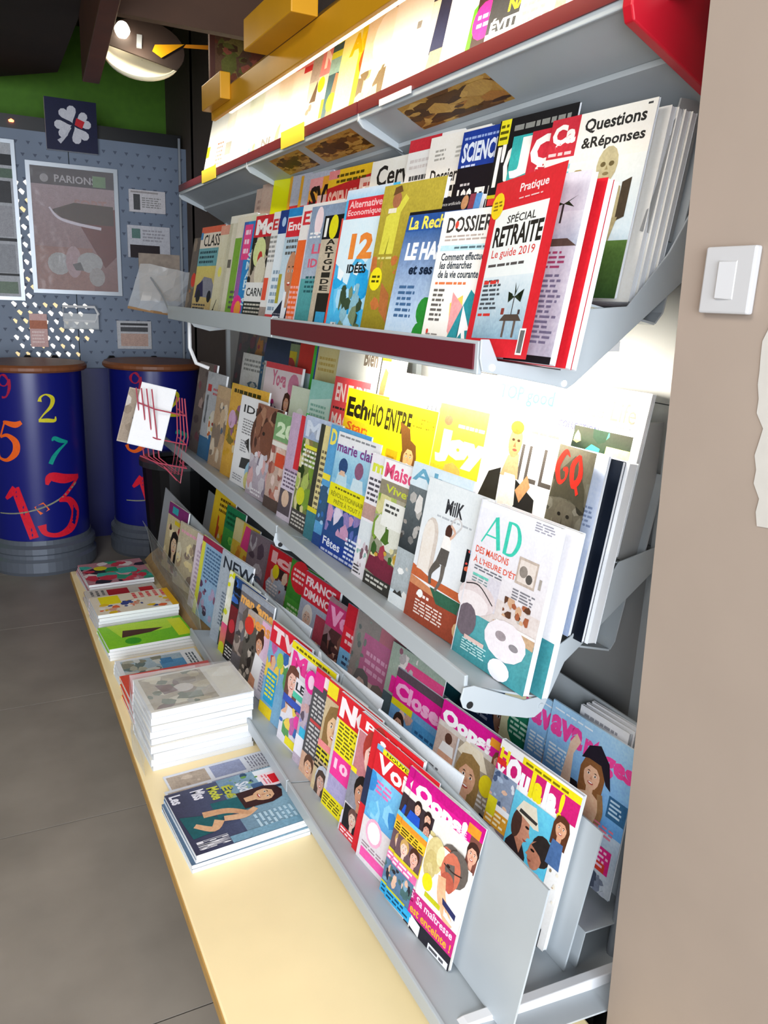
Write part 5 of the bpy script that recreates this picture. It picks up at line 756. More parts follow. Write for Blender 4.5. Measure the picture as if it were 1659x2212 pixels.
m('top', 2.49, .31, 'magazine with pink block letters and an orange square', 'd8c8b4', [R(.0, .62, .8, .92, 'e08888'), T('NO', .1, .68, .7, .86, 'f4dcd4', .05), E(.1, .54, .1, 'dccc20', .1), R(.2, .2, .6, .38, 'e8982a'), M(0, 0, .5, .2, '5a5a50 c8c0a8 8a8878', 10)], t=.005, spine='f0ece0')
m('top', 2.57, .315, 'magazine with animal photographs next to the pink block letters', 'cfc0aa', [R(.0, .6, 1, .9, 'a8a098'), P([(.1, .4), (.3, .4), (.26, .6)], '5a4a3a'), M(0, 0, .5, .4, 'e8e0d0 8a7a68 c8b8a0', 12)], t=.005, spine='e6e0d0')
m('top', 2.73, .325, 'white magazine beneath a rosy plastic flap', 'f0eee6', [R(0, .80, 1, .98, 'e08a94'), R(.3, .74, .6, .8, 'c82a40'), R(.0, .1, .3, .3, 'e8d8c8')], t=.008, spine='f4f4ec')
m('top', 2.88, .325, 'white magazine with a brown figure near its foot', 'f0ece2', [E(.3, .2, .14, '9a8268', .2), R(.1, .02, .3, .1, '3a3a7a'), R(.3, 0, 1, .4, 'd8ccb8')], t=.008)
m('top', 3.04, .33, 'white magazine with grey letter blocks low on the cover', 'f2f0ea', [T('NEI', .2, .16, .7, .26, '6a665e', .04), L(.1, .02, .8, .12, 3, 'b0aca0')], t=.008)
m('top', 3.22, .33, 'pale yellow green magazine with a teal landscape strip', 'eef0d8', [R(0, .1, .6, .36, '8ab0a8', 'd0dcb8'), M(0, .0, .6, .3, '6a8a9a c8d4b0 e8d8d0 a8b060', 14)], t=.008)
m('top', 3.40, .33, 'cream magazine with pink and green flecks along its foot', 'f4f2e6', [M(0, .0, 1, .3, 'd8a8a8 b8c8a0 e8e0c8 c8b8d0', 18)], t=.008)
m('top', 3.52, .32, 'magazine with grey and orange squares under a pale top', 'eae4d4', [R(.1, .3, .4, .46, '8a8880'), R(.4, .3, .8, .48, 'e8a030'), R(0, .1, .5, .2, 'e0a890'), R(.0, .02, .4, .1, 'e07850')], t=.006)
m('top', 3.66, .34, 'white magazine with red and grey lettering near the far end', 'f2f0ea', [L(.1, .1, .8, .5, 8, 'c87868'), R(0, .9, 1, 1, 'e8b090')], t=.007)
m('top', 3.80, .34, 'tall white magazine with a yellow tag at the far end of top shelf', 'f6f4ee', [R(0, .36, .16, .5, 'e8e020'), R(.2, .08, .5, .2, 'a898c0'), L(.1, .2, .6, .34, 3, 'c8c4bc')], t=.01, spine='f0eee6')
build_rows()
# ------------------------------------------------------------------ piles lying on the bench (cover up, head of the page towards the rack)
def flat_pile(x, y, z, n, W, H, t, name_bits, group, base, art, turn=0.0, jit=.004, spines=('c8ccd4',), fade=None):
    rn = random.Random(int(x * 1000 + y * 77)); zz = z
    ords = ['topmost', 'second from the top', 'third from the top', 'fourth from the top', 'fifth from the top', 'sixth from the top', 'seventh from the top', 'eighth from the top', 'ninth from the top', 'bottom one']
    for i in range(n):
        k = n - 1 - i; dx = rn.uniform(-jit, jit); dy = rn.uniform(-jit, jit); q = radians(turn + rn.uniform(-.8, .8))
        tt = t if not isinstance(t, (list, tuple)) else t[k]
        zz += tt
        mw = axes_matrix((x + dx, y + dy, zz - .0004), (-sin(q), -cos(q), 0), (cos(q), -sin(q), 0))
        lb = (ords[k] + ' of ' + name_bits) if n > 1 else name_bits
        magazine(mw, W, H, tt - .0006, base if k == 0 or not fade else fade, art if k == 0 else art[:1], lb, group, spine=spines[k % len(spines)])
        zz += .0006
    return zz
g = 'magazine piles lying on the bench'
LEM = [R(0, 0, 1, 1, '59708a', '8fb4c8'), R(0, 0, 1, .45, '3a3a52', '4a5270'), M(.0, .45, .45, 1, '4a6a8a 6a90b0 88a8b8 2a4a6a 9ab89a', 20), R(.02, .78, .26, .98, 'e8eef4'), R(.22, .70, .42, .86, '44648e'), M(.05, .55, .2, .8, '6a9a4a 88b068 2a3a2a', 8), R(.10, .80, .34, .99, 'f6dfe4'), R(.14, .88, .30, .965, 'd8202c'), L(.12, .82, .32, .88, 2, 'e07a88'),
    T('Les', .05, .02, .2, .12, 'e0e0ec', .04), T('Miss', .06, .2, .22, .32, 'e4e4f0', .04), T('Mode', .08, .34, .3, .44, 'c8cc48', .04), T('Été', .12, .46, .34, .56, 'b8bc40', .04), T('Sud', .14, .58, .3, .70, 'dce4f0', .04),
    P([(.42, .02), (.78, .04), (.76, .22), (.62, .34), (.50, .24)], '1f5a60'), P([(.34, .30), (.60, .30), (.58, .62), (.36, .60)], '1f6068'), K([(.62, .30, .10), (.72, .22, .08), (.60, .10, .06)], 'd8aa84'), K([(.62, .34, .08), (.66, .5, .08), (.60, .62, .06)], 'dcb08c'), K([(.48, .20, .09), (.52, .4, .08), (.66, .56, .06)], 'd0a07a'), F(.44, .76, .11, 'dcb08a', '3a1e1e', 'long'), L(.70, .55, .95, .9, 8, 'b8d4e4'), T('LE MAG', .84, .04, .96, .3, 'e8e8f0', .03), R(.9, .3, 1, 1, '7aa4bc')]
flat_pile(.318, 1.730, .26, 4, .245, .29, .0105, 'the glossy pile with a woman in teal', g, '6a8aa2', LEM, turn=-4, spines=('4a5a74', '8aa0b4', '3a4a64', 'a8bccc'), fade='5a7088')
for k, (yy, lb, zz) in enumerate(((1.80, 'open leaflet with small pictures beside the teal woman pile', .262), (1.87, 'open leaflet tucked beneath the plastic wrapped white pile', .2605))):
    q = radians(-4); mw = axes_matrix((.335 + .01 * k, yy, zz + .0014), (-sin(q), -cos(q), 0), (cos(q), -sin(q), 0))
    magazine(mw, .20, .29, .0012, 'dfe3ea', [R(0, 0, 1, 1, 'd8dce6'), R(.05, .02, .45, .38, 'b0a090'), M(.05, .02, .45, .38, 'b8a898 c8b8a8 a09080', 8), R(.5, .05, .95, .40, 'f0f0f4'), R(.58, .08, .9, .36, '7a90b0'), R(.05, .42, .45, .72, '9098b8'), R(.5, .44, .95, .72, 'a8b4c8'), L(.05, .76, .9, .98, 8, '8a8a9a')], lb, 'open leaflets on the bench', name='leaflet', cat='leaflet')
WHITE = [R(0, 0, 1, 1, 'e8e4da'), R(.05, .04, .95, .66, 'b0a48c'), M(.05, .04, .95, .66, '8a7a64 c8bc9c 6a4a40 a8a898 5a6a4a e0d8c0', 30), E(.5, .40, .12, 'd8d0c8', .14), P([(.3, .16), (.6, .2), (.56, .34), (.34, .3)], '6a4038'), R(.1, .7, .9, .96, 'f0ecdc')]
zt = flat_pile(.315, 2.110, .26, 9, .205, .285, [.019, .022, .017, .021, .018, .021, .018, .020, .016], 'the tall white pile wrapped in crinkled plastic', 'magazines in the plastic wrapped white pile', 'e8e4da', WHITE, turn=-3, jit=.004, spines=('f0f0f2', 'e8ecf0', 'eef2f4'), fade='eef0f2')
pw = MB()
rn = random.Random(4)
cx = [(.308, 1.895), (.303, 1.95), (.300, 2.02), (.303, 2.08), (.312, 2.118), (.40, 2.128), (.50, 2.122)]
cols = len(cx)
for r in range(7):
    z = .262 + (zt - .255) * r / 6
    for (x, y) in cx: pw.v.append((x + rn.uniform(-.006, .004), y + rn.uniform(-.006, .006), z))
pw.f += [(r * cols + c, r * cols + c + 1, (r + 1) * cols + c + 1, (r + 1) * cols + c) for r in range(6) for c in range(cols - 1)]
for i in range(6):
    for j in range(8): pw.v.append((.31 + .29 * j / 7, 1.90 + .22 * i / 5, zt + .003 + rn.uniform(0, .007)))
b0 = 7 * cols
pw.f += [(b0 + i * 8 + j, b0 + i * 8 + j + 1, b0 + (i + 1) * 8 + j + 1, b0 + (i + 1) * 8 + j) for i in range(5) for j in range(7)]
tag(pw.build('plastic_wrap', clear_mat('crinkled_wrap', (.94, .95, .96), .30)), 'crinkled clear plastic wrap over the tall white pile', 'plastic wrap')
RED = [R(0, 0, 1, 1, 'd8503c', 'e0686a'), E(.5, .5, .42, 'e8a030', .5), E(.5, .46, .36, '2a1a14', .44), F(.36, .46, .12, 'b8805a', '1e1412'), F(.62, .5, .12, 'a87050', '1a1210'), R(.1, .86, .9, .97, 'e88a80')]
flat_pile(.315, 2.345, .26, 6, .21, .285, .0125, 'the red and orange pile behind the plastic wrapped one', 'magazines in the red and orange pile', 'd8503c', RED, turn=-2, spines=('e8982a', 'd84a3a', 'f0b040'), fade='e8a090')
SEA = [R(0, 0, 1, 1, 'e8eaee'), R(.08, .05, .92, .80, 'a8bcc8'), M(.08, .05, .92, .55, '8a8a7a b0b0a0 6a7a78 d0d4d0', 24), R(.3, .50, .9, .80, '5a98c8'), R(.2, .52, .4, .66, '4a86b8'), L(.15, .84, .85, .96, 3, '55606a')]
flat_pile(.320, 2.520, .26, 4, .20, .265, .012, 'the white edged pile with a seaside picture', 'magazines in the seaside picture pile', 'e8eaee', SEA, turn=-2, spines=('e4e8ee', 'd4dae2'), fade='e4e8ee')
GRN = [R(0, 0, 1, 1, '8ad020', '6ac020'), P([(0, .1), (.6, .2), (.5, .8), (.05, .9)], 'b8e030'), P([(.3, .25), (.6, .2), (.55, .55), (.42, .72)], '4a2412'), R(.1, .82, .9, .98, 'd8e020'), E(.8, .3, .14, '3aa018')]
flat_pile(.308, 2.820, .26, 4, .20, .30, .0115, 'the bright green pile', 'magazines in the bright green pile', '8ad020', GRN, turn=-3, spines=('7ab83a', 'c8d8c0'), fade='b8c8b8')
CMX = [R(0, 0, 1, 1, 'e8dcc8'), R(.05, .1, .5, .35, 'f0e010'), M(.4, .05, 1, .95, 'f0ece4 e86a3a c89a7a 3a4a8a e8c020 d8a088', 36), L(.05, .5, .4, .95, 5, 'e05a5a'), R(0, .92, 1, 1, 'e8b010')]
flat_pile(.306, 3.045, .26, 6, .19, .30, .013, 'the yellow and cream comics pile', 'comics in the yellow and cream pile', 'e8dcc8', CMX, turn=-3, spines=('a89aa0', 'c8a8b0', '98a0b0'), fade='c8b8c0')
RB = [R(0, 0, 1, 1, 'd8d0c8'), R(.1, .3, .6, .6, 'b8202c'), R(.2, .75, .6, .95, 'd82a30'), P([(.5, .1), (.9, .2), (.8, .7), (.6, .6)], '5a2a20'), L(.1, .05, .5, .28, 3, '6a6a6a')]
flat_pile(.310, 3.245, .26, 3, .17, .28, .012, 'the white and red pile', 'magazines in the white and red pile', 'd8d0c8', RB, turn=-2, spines=('6a2a30', 'a8a0a0'), fade='8a6a6a')
FAR = [R(0, 0, 1, 1, 'b8808a'), M(0, 0, 1, 1, 'd84a5a 3a9a7a e0a8b0 2a2a34 e8d8d8 c83a4a 40b0a0', 40), R(.3, .35, .5, .55, '1f8a5a'), E(.3, .3, .1, 'e0d020')]
flat_pile(.318, 3.565, .26, 4, .28, .27, .011, 'the pink and green pile farthest along the bench', 'magazines in the pink and green pile', 'b8808a', FAR, turn=-3, spines=('a04a5a', 'c8a0a8'), fade='a06a74')
# ------------------------------------------------------------------ lottery counters
def cyl_map(cx, cy, r):
    def fn(u, v, o):
        a = max(-1.3, min(1.3, u / r)); rr_ = r + .0006 + o * .5
        return (cx + rr_ * sin(a), cy - rr_ * cos(a), v)
    return fn
DIG = {'9': [[(.86, .95, .05), (.70, 1.32, .14), (.45, 1.38, .06), (.20, 1.12, .16), (.28, .82, .08), (.55, .72, .05), (.82, .92, .12), (.88, 1.1, .16), (.80, .55, .15), (.50, .08, .08), (.20, .06, .12)]],
       '2': [[(.16, 1.02, .16), (.20, 1.24, .08), (.45, 1.38, .06), (.76, 1.20, .17), (.70, .82, .14), (.35, .40, .06), (.14, .10, .05)], [(.12, .08, .12), (.5, .10, .16), (.88, .10, .12), (.92, .30, .04)]],
       '5': [[(.90, 1.42, .10), (.70, 1.30, .16), (.36, 1.32, .10), (.34, 1.30, .05), (.22, .80, .05)], [(.22, .78, .05), (.46, .90, .10), (.76, .72, .18), (.78, .36, .18), (.52, .06, .10), (.24, .06, .08), (.12, .22, .14)]],
       '7': [[(.10, 1.16, .06), (.16, 1.32, .16), (.50, 1.30, .18), (.92, 1.34, .10)], [(.90, 1.34, .06), (.60, .86, .12), (.44, .42, .17), (.40, .02, .18)]],
       '1': [[(.18, 1.16, .06), (.36, 1.26, .12), (.52, 1.38, .12)], [(.52, 1.38, .18), (.52, .70, .18), (.52, .0, .18)]],
       '3': [[(.12, 1.14, .05), (.18, 1.32, .15), (.5, 1.30, .17), (.88, 1.36, .08)], [(.86, 1.34, .05), (.62, 1.02, .06), (.44, .80, .06)], [(.42, .80, .05), (.66, .82, .12), (.86, .56, .18), (.78, .20, .17), (.50, .02, .09), (.22, .04, .09), (.12, .22, .15)]]}
def digit(a, d, cx, cz, h, rot, colr, thin=1.0):
    s = h / 1.4; q = radians(rot)
    for st in DIG[d]:
        pts = []
        for x, y, wd in st:
            px, pz = (x - .5) * s, (y - .7) * s
            pts.append((cx + px * cos(q) + pz * sin(q), cz - px * sin(q) + pz * cos(q), wd * s * thin))
        a.K(pts, colr)
def counter(cx, cy, label):
    t = thing('lottery_counter', (cx, cy, 0), label, 'counter', 'round lottery counters')
    r = .25
    MB().lathe([(r, .19), (r, 1.075)], 0, 0, 48).build('drum', m_navy, t, smooth=True)
    MB().lathe([(0, .0), (r + .02, .0), (r + .03, .02), (r + .03, .075), (r + .015, .09), (r + .015, .11), (r + .025, .12), (r + .025, .15), (r + .005, .165), (r + .005, .19), (0, .19)], 0, 0, 48).build('plinth_ring', m_gbase, t, smooth=False)
    MB().lathe([(0, 1.075), (r + .02, 1.075), (r + .03, 1.085), (r + .03, 1.10), (r + .02, 1.112), (0, 1.112)], 0, 0, 48).build('counter_top', m_bwood, t)
    def put(fn, nm):
        a = Art(1, 1, 5); fn(a); me = a.mesh(nm, cyl_map(0, 0, r)); o = bpy.data.objects.new(nm, me); C.objects.link(o); o.parent = t
    K2 = [(-.24, .335, .006), (-.12, .345, .007), (.0, .375, .008), (.10, .42, .009), (.19, .485, .011)]
    put(lambda a: a.K(K2, '8a8a72'), 'printed_curve')
    for dg in (('9', -.148, 1.005, .115, -8, 'a82040'), ('2', .05, .895, .145, 4, 'd8cc2c'), ('5', -.152, .725, .215, 8, 'ee6420'), ('7', .085, .665, .145, 22, '189a8a'), ('1', -.10, .345, .29, -16, 'd81e34'), ('3', .095, .375, .335, 10, 'd81e34')):
        put(lambda a: digit(a, *dg, 1.25), 'printed_number')
    put(lambda a: a.P([(-.045, .378), (-.018, .335), (.03, .36), (.0, .402)], 'f06a28'), 'printed_diamond')
    return t
counter(.245, 4.62, 'blue round counter with coloured numbers and brown top, nearer of the two')
counter(.90, 4.70, 'blue round counter half hidden by the rack, farther of the two')
tag(MB().box(-.3, 5.0, .0, 1.17, 5.02, 1.04).build('counter_panel', mat('dark_blue_panel', '10145a', .35)), 'flat dark blue panel behind the two round counters', 'panel')

# ------------------------------------------------------------------ perforated display wall of the lottery corner
s5 = 5.03 / 4.75
def px(x, z): return (x * s5, 1.5 + z * s5)
dp = thing('display_wall', (.6, 5.03, 0), 'blue-grey perforated display wall with triangular holes', 'display wall')
for (xa, xb) in ((-.15, .507), (.511, 1.13)):
    xa, xb = xa * s5 - .6, xb * s5 - .6
    MB().box(xa, 0, 1.04, xb, .02, 2.31).build('panel', m_pan, dp)
    hb = MB(); rn = random.Random(3)
    nx = int((xb - xa) / .062); 
    for i in range(nx):
        for j in range(20):
            x = xa + .03 + i * .062 + (.031 if j % 2 else 0); z = 1.07 + j * .062
            if x > xb - .02: continue
            hb.add([(x - .011, -.0012, z + .008), (x, -.0012, z - .010), (x + .011, -.0012, z + .008)], [(0, 1, 2)])
    ho = hb.build('triangular_holes', mat('hole_shade', '4c5568', .7), dp); ho['kind'] = 'stuff'
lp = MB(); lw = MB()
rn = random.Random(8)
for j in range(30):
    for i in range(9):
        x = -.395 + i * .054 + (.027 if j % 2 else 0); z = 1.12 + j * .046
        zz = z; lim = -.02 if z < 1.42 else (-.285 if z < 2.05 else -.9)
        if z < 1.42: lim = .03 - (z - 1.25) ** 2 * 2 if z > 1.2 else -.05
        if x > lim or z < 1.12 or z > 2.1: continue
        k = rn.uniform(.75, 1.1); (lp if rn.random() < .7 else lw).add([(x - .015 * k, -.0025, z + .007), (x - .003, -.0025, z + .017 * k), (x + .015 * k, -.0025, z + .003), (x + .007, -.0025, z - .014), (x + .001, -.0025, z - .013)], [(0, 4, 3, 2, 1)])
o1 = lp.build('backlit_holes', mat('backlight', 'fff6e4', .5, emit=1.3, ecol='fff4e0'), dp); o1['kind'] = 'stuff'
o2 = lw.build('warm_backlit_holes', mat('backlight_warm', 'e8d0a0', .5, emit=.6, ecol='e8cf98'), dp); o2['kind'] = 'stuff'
for (x, w_) in ((1.075, .012), (1.145, .012)):
    MB().box(x * s5 - .6, -.03, 1.05, x * s5 - .6 + w_, -.018, 2.36).build('aluminium_post', m_alu, dp)
# framed poster, half poster at the picture's edge, leaflets
def panel_art(name, x0, z0, x1, z1, y, ops, label, cat, group=None, fr=None, thick=.006):
    cx, cz = (x0 + x1) / 2, (z0 + z1) / 2
    t = thing(name, (cx, y, cz), label, cat, group); w2, h2 = (x1 - x0), (z1 - z0)
    MB().box(-w2 / 2, 0, -h2 / 2, w2 / 2, thick, h2 / 2).build('backing', m_white, t)
    a = Art(w2, h2, int(x0 * 100)); draw(a, ops)
    me = a.mesh('print', lambda u, v, o: (-w2 / 2 + u * w2, -.0006 - o, -h2 / 2 + v * h2)); o = bpy.data.objects.new('print', me); C.objects.link(o); o.parent = t
    if fr:
        for (a0, b0, a1, b1) in ((-w2 / 2 - fr, -h2 / 2 - fr, w2 / 2 + fr, -h2 / 2), (-w2 / 2 - fr, h2 / 2, w2 / 2 + fr, h2 / 2 + fr), (-w2 / 2 - fr, -h2 / 2, -w2 / 2, h2 / 2), (w2 / 2, -h2 / 2, w2 / 2 + fr, h2 / 2)):
            MB().box(a0, -.008, b0, a1, thick, b1).build('frame_bar', m_alu, t)
    return t
xa, za = px(.315, -.015); xb, zb = px(.728, .60)
pp = panel_art('framed_poster', xa, za, xb, zb, 5.018, [R(0, 0, 1, 1, '8a6058', 'b0a0a4'), R(0, .86, 1, 1, '4a3a3c'), T('PARIONS', .28, .885, .78, .945, 'c8c0c0', .02), E(.16, .91, .05, 'b0a8a8', .05), R(.74, .87, .9, .96, '7a9a6a'), R(.0, .0, 1, .86, '94645a', 'b49a9c'), P([(.5, .62), (1, .7), (1, .3), (.85, .2)], '7a3428'), T('SORT', .5, .68, .9, .76, 'b88a84', .03),
    P([(.22, .66), (.5, .73), (.98, .72), (.98, .56), (.6, .56), (.34, .60)], '4e3320'), K([(.20, .68, .02), (.30, .60, .03), (.5, .56, .035), (.82, .53, .035)], 'efe4ec'), R(0, 0, .7, .36, 'a8786a'), E(.28, .22, .14, 'b8b4b0', .14), E(.46, .24, .1, 'c0a0a0', .2), E(.66, .24, .16, 'bcb8b4', .13), E(.74, .12, .1, 'b4aca6', .12), P([(.44, .22), (.54, .24), (.58, .17), (.48, .17)], '6a625e')],  # grey clover leaves: a reflection painted into the print
    'grey framed poster under plastic, a clover reflection painted into its print', 'poster', fr=.022)
MB().box(-(xb - xa) / 2, -.007, -(zb - za) / 2, (xb - xa) / 2, -.005, (zb - za) / 2).build('clear_cover', clear_mat('poster_plastic', (.95, .95, .96), .1), pp)
xa, za = px(.12, -.06); xb, zb = px(.232, .69)
panel_art('notice_board', xa, za, xb, zb, 5.018, [R(0, 0, 1, 1, 'a8aab0'), R(.0, .86, 1, .93, '2a2c30'), R(0, .78, 1, .84, '55685a'), R(.2, .62, .9, .76, '3a3a3e'), R(.0, .4, .9, .6, '98989e'), R(.0, .37, 1, .39, '2a2a2e'), R(.0, .16, .9, .35, '8e9096'), R(0, .14, 1, .155, '2a2a2e'), R(0, .02, .9, .1, '6a7a6a')], 'grey notice board with dark bars at the left end of the display wall', 'notice board', fr=.02)
for (x0, z0, x1, z1, ops, lb) in (
    (.805, .415, 1.0, .53, [R(0, 0, 1, 1, 'c8c4c8'), R(.12, .1, .3, .8, '4a4a4c'), L(.35, .2, .9, .7, 5, '8a8888'), R(.05, .86, .8, .94, '9a9494')], 'small white leaflet with a dark column, upper one on the display wall'),
    (.79, .175, 1.02, .345, [R(0, 0, 1, 1, 'c0c0c8'), R(.05, .0, .75, .4, '2a2024'), R(.1, .6, .3, .9, '5a7a74'), L(.35, .5, .9, .9, 4, '9a98a0')], 'leaflet with a dark photograph below the small white leaflet'),
    (.712, -.325, .90, -.17, [R(0, 0, 1, 1, 'b8b8bc'), R(.1, .1, .9, .55, 'b89a8e'), R(.1, .62, .9, .78, '4a4a4e'), R(.1, .84, .9, .92, '3a3a3e')], 'leaflet with a tan box just above the farther counter'),
    (.262, -.32, .35, -.145, [R(0, 0, 1, 1, 'd0a8a4'), R(.0, .55, 1, .8, 'b06a50'), L(.1, .1, .9, .5, 4, 'e8d0cc')], 'small pinkish ticket card among the backlit holes')):
    xa, za = px(x0, z0); xb, zb = px(x1, z1)
    panel_art('leaflet', xa, za, xb, zb, 5.014, ops, lb, 'leaflet', 'leaflets on the display wall', thick=.014)
xa, za = px(.43, -.22); xb, zb = px(.61, -.10)
bx = thing('ticket_box', ((xa + xb) / 2, 5.0, za), 'clear plastic ticket box with white rim on the display wall', 'box')
bw, bh = (xb - xa) / 2, zb - za
MB().box(-bw, -.03, 0, bw, .028, .006).box(-bw, -.03, 0, bw, -.026, bh * .7).build('tray', clear_mat('frosted_box', (.9, .92, .94), .5), bx)
MB().tube([(-bw, -.03, bh), (bw * .8, -.03, bh), (bw, -.03, bh * .7), (bw * .8, -.03, bh * .35), (-bw, -.03, bh * .4)], .008, 6, True).build('rim', m_white, bx)
for k, x in enumerate((.24, .375, .675, .91)):
    xx, _ = px(x, 0)
    t = MB().add([(xx - .05, 4.97, 1.06), (xx + .05, 4.97, 1.06), (xx + .05, 5.028, 1.06), (xx - .05, 5.028, 1.06), (xx - .012, 5.0, 1.115), (xx + .012, 5.0, 1.115), (xx + .012, 5.028, 1.115), (xx - .012, 5.028, 1.115)],
             [(0, 3, 2, 1), (4, 5, 6, 7), (0, 1, 5, 4), (1, 2, 6, 5), (2, 3, 7, 6), (3, 0, 4, 7)]).build('pen_holder', m_black)
    tag(t, ['black pen holder wedge at the left edge of the display wall', 'black pen holder wedge above the nearer counter', 'black pen holder wedge under the tan leaflet', 'black pen holder wedge nearest the rack'][k], 'pen holder', 'pen holders on the display wall')
# clover sign
xa, za = px(.403, .682); xb, zb = px(.653, .928)
def heart(cx, cy, r, ang):
    out = []
    for k in range(20):
        t = 2 * pi * k / 20
        hx = .0625 * 16 * sin(t) ** 3; hy = .0625 * (13 * cos(t) - 5 * cos(2 * t) - 2 * cos(3 * t) - cos(4 * t)) + .95
        q = radians(ang); out.append((cx + r * (hx * cos(q) + hy * sin(q)) * .62, cy + r * (-hx * sin(q) + hy * cos(q)) * .62))
    return out
panel_art('clover_sign', xa, za, xb, zb, 4.985, [R(0, 0, 1, 1, '14183a'), P(heart(.515, .565, .29, -24), 'c9c9d2'), P(heart(.585, .545, .27, 66), 'c9c9d2'), P(heart(.565, .475, .29, 152), 'c9c9d2'), P(heart(.485, .50, .29, 246), 'c9c9d2'), P([(.60, .66), (.76, .60), (.70, .46), (.56, .52)], 'c41e2a'), K([(.48, .46, .03), (.36, .28, .05), (.24, .16, .09)], 'c0c0ca')], 'navy sign with a white four-leaf clover and red square', 'sign', thick=.04)
sg = MB().box(-.6, 5.06, 2.285, 1.17, 5.2, 2.385).build('black_header', m_black); tag(sg, 'black header box running above the display wall', 'header')
struct(MB().box(-3.2, 5.55, 0, 3.2, 5.6, 3.0).build('wall_far', m_green))
struct(MB().box(1.19, 4.85, 0, 1.45, 4.9, 3.0).build('trim_1', m_brown))
li = MB().lathe([(0, .0), (.012, .0), (.014, .008), (0, .016)], .262, 5.05, 10).build('indicator_light', mat('red_led', 'ff7a4a', .4, emit=9, ecol='ff6a3a')); li.location = (0, 0, 2.345); tag(li, 'small glowing orange indicator light beside the clover sign', 'light')
# black bin seen under the far end of the middle shelf
bi = thing('waste_bin', (.92, 4.15, 0), 'dark bin standing beyond the far end of the rack', 'bin')
MB().lathe([(0, 0), (.17, 0), (.2, .62), (.17, .62), (.16, .1), (0, .1)], 0, 0, 24).build('body', m_black, bi, smooth=False)
MB().lathe([(.17, .62), (.215, .62), (.215, .65), (.17, .65)], 0, 0, 24).build('rim', mat('bin_rim', '2a2c2e', .4), bi)

# ------------------------------------------------------------------ wire rack with white cards, plastic pouch at the end of the upper shelf
wb = thing('wire_rack', (.62, 3.3, .82), 'small pink-red wire rack clipped to the far end of the middle shelf', 'rack')
mw_ = mat('pink_wire', 'b0485a', .35)
sx = (0, -.03, 0)
for k in range(4):
    f = k / 3; MB().tube([(-.06 + .05 * f, -.06 * f, .30), (-.04 + .05 * f, -.06 * f, .02), (.07 + .03 * f, -.06 * f, -.06), (.10 + .03 * f, -.06 * f, .10), (.10 + .02 * f, -.06 * f, .26)], .003, 6).build('wire', mw_, wb)
for z in (.02, .12, .24):
    MB().tube([(-.055, 0, z), (.0, -.065, z - .02), (.12, -.065, z - .05), (.105, 0, z - .03)], .003, 6).build('wire', mw_, wb)
MB().tube([(.08, -.06, -.08), (.03, -.06, -.02), (.10, -.03, -.10), (.12, -.02, .02)], .003, 6).build('wire', mw_, wb)
for k, (dx, dy, lb, cc) in enumerate(((-.055, -.03, 'blank white card standing in the pink wire rack', 'e8e8ea'), (-.085, .04, 'printed brown and white card behind the blank one', 'b8a898'))):
    q = radians(20)
    mwx = axes_matrix((.565 + dx, 3.30 + dy, .90), (cos(q), -sin(q), 0), (.50, .18, .85))
    magazine(mwx, .14, .26 - .03 * k, .004, cc, [R(.02, .02, .98, .98, 'f0f0f2' if k == 0 else '9a8a7a')] + ([] if k == 0 else [M(0, 0, 1, 1, '8a7a6a c8c0b8 3a302c', 14)]), lb, 'cards in the pink wire rack', cat='card', name='card')
po = thing('plastic_pouch', (.69, 3.52, 1.40), 'wrinkled clear plastic pouch holding leaflets at the upper shelf end', 'pouch')
pm = MB(); rn = random.Random(9)
for j in range(6):
    for i in range(7): pm.v.append((-.115 + .225 * i / 6 + .012 * j, rn.uniform(-.008, .008) - .05 * sin(pi * i / 6) * (1 - j / 6), .03 * (6 - i) / 6 + .18 * j / 5 + rn.uniform(-.004, .004)))
pm.f += [(j * 7 + i, j * 7 + i + 1, j * 7 + i + 8, j * 7 + i + 7) for j in range(5) for i in range(6)]
pm.build('film', clear_mat('pouch_film', (.86, .84, .8), .3), po)
MB().tube([(-.02, 0, .16), (.01, -.08, .09), (.03, -.165, .006)], .004, 6).build('hanger', m_alu, po)
MB().tube([(-.115, -.01, .03), (-.02, -.05, .015), (.11, -.01, .0)], .006, 6).build('seam', mat('tan_seam', '8a6a48', .5), po)
MB().box(-.06, .012, .06, .11, .018, .25).build('leaflet', mat('brown_leaflet', '6e6258', .6, noise=.3, nscale=30), po)
bt = thing('white_hook', (.80, 3.30, 1.30), 'white bent metal hook hanging under the far end of upper shelf', 'hook')
MB().tube([(-.02, 0, .1), (-.02, 0, -.02), (.0, -.02, -.08), (.05, -.03, -.1)], .008, 8).build('rod', m_white, bt)

# ------------------------------------------------------------------ dropped ceiling, bulkhead, beam, round lamp
so = MB().prism([(-3.1, -3.1), (.46, -3.1), (.50, 4.95), (.23, 5.25), (-3.1, 8.6 - 3.2)], 2.60, 2.98, 'z').build('ceiling_panel', m_ceil)
tag(so, 'dark brown dropped ceiling panel over the shop floor', 'ceiling panel')
bm_ = MB().prism([(.39, 2.4), (.445, 2.4), (.56, 3.9), (.49, 3.9)], 2.345, 2.60, 'z').build('ceiling_beam', m_beam, bevel=.004)
tag(bm_, 'red-brown beam hanging under the dark ceiling panel', 'beam')
bk = MB().box(.47, 2.98, 2.365, 1.15, 3.02, 2.98).build('bulkhead', mat('bulkhead_brown', '4a3020', .7, noise=.1, nscale=8)); tag(bk, 'brown bulkhead board above the round lamp', 'bulkhead')
rl = bpy.data.objects.new('round_lamp', None); C.objects.link(rl)
rl.matrix_world = axes_matrix((.685, 3.60, 2.425), (.97, -.19, -.02), (.16, .55, .72))   # local -y looks down at the shop
tag(rl, 'round cream spot lamp with a bright bulb and dark baffle', 'lamp')
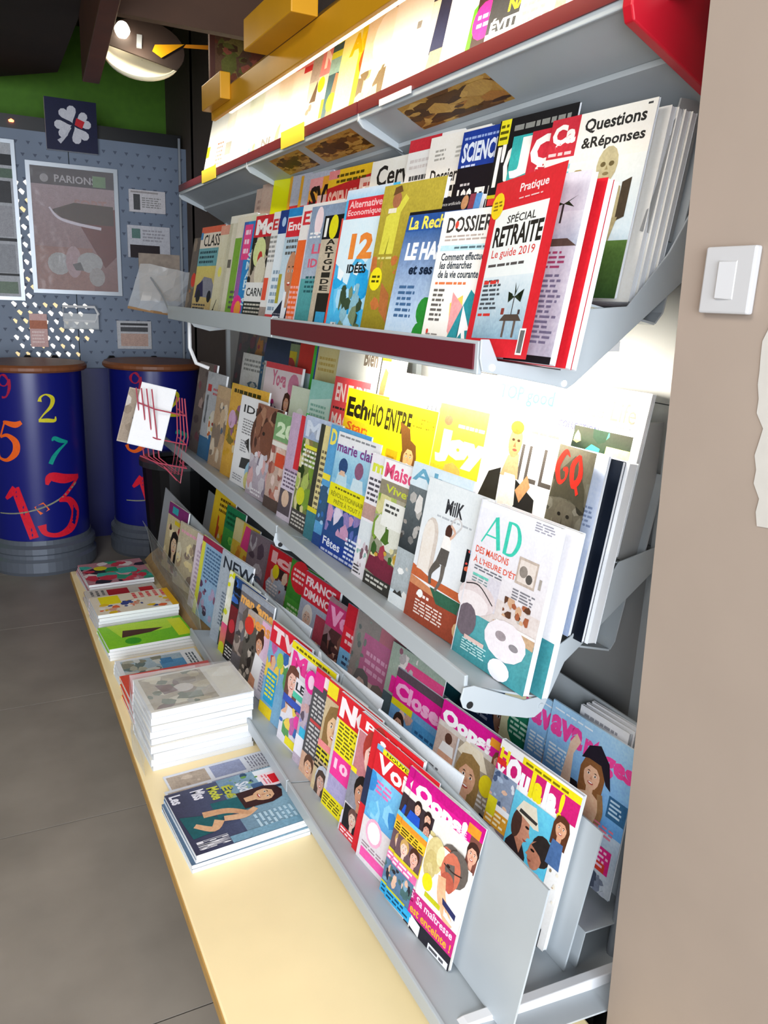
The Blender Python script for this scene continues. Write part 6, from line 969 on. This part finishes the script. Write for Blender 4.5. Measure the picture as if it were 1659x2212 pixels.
def disc(prof, n=40):      # lathe about the local y axis
    b = MB()
    for k in range(n):
        a = 2 * pi * k / n
        b.v += [(r * cos(a), y, r * sin(a)) for r, y in prof]
    Lp = len(prof)
    for k in range(n):
        j = (k + 1) % n; b.f += [(k * Lp + i, j * Lp + i, j * Lp + i + 1, k * Lp + i + 1) for i in range(Lp - 1)]
    return b
disc([(0, .05), (.06, .045), (.11, .03), (.145, .005), (.155, -.012), (.162, -.010), (.150, .015), (.11, .042), (.06, .058), (0, .062)]).build('reflector', mat('cream_reflector', 'e6dfc4', .4), rl, smooth=True)
ch = [(-.150, -.004), (.128, -.10)]
bf = [(.165 * cos(a), .165 * sin(a)) for a in [radians(q) for q in range(-36, 181, 12)]]
MB().add([(x, -.016, z) for x, z in bf] + [(x, -.011, z) for x, z in bf], [tuple(range(len(bf))), tuple(range(len(bf), 2 * len(bf)))[::-1]] + [(i, (i + 1) % len(bf), (i + 1) % len(bf) + len(bf), i + len(bf)) for i in range(len(bf))]).build('baffle', m_ceil, rl)
bu = MB().lathe([(0, -.03), (.022, -.022), (.03, .0), (.022, .024), (0, .032)], 0, 0, 14).build('bulb', mat('bulb', 'fff4e0', .3, emit=14, ecol='fff0d8'), rl, smooth=True); bu.location = (-.075, -.035, .055)
MB().box(-.02, -.025, -.01, .0, -.017, .06).build('bracket_plate', m_alu, rl)
MB().add([(.05, -.022, .02), (.165, -.022, .05), (.075, -.022, -.05), (.04, -.022, -.02)], [(0, 3, 2, 1)]).build('yellow_flap', m_yel, rl)
MB().add([(.17, -.03, .04), (.30, -.03, .065), (.29, -.03, .035), (.16, -.03, .018)], [(0, 3, 2, 1)]).build('orange_tag', mat('orange_tag', 'd98a1e', .5), rl)
MB().tube([(0, .06, 0), (0, .16, .12)], .015, 8).build('stem', m_black, rl)
pl = bpy.data.lights.new('round_lamp_light', 'POINT'); pl.energy = 2.2; pl.color = (1, .9, .7); pl.shadow_soft_size = .03
po2 = bpy.data.objects.new('round_lamp_light', pl); C.objects.link(po2); po2.location = rl.matrix_world @ Vector((-.02, -.09, -.05))
fp = thing('floral_panel', (0, 0, 0), 'faded floral picture panel hanging under the bulkhead by the yellow canopy', 'picture')
a = Art(1, 1, 6); draw(a, [('R', 0, 0, 1, 1, '5a4030'), ('M', 0, 0, 1, 1, '6a3a2a 7a6a3a 8a4a3a 4a3420 5a5a2a', 40)])
me = a.mesh('picture', lambda u, v, o: (.90 + .23 * u, 3.30 - .002 - o, 2.30 + .16 * v)); o = bpy.data.objects.new('picture', me); C.objects.link(o); o.parent = fp
MB().box(.88, 3.30, 2.28, 1.15, 3.32, 2.98).build('backing', m_beam, fp)
print('magazines', NMAG[0])
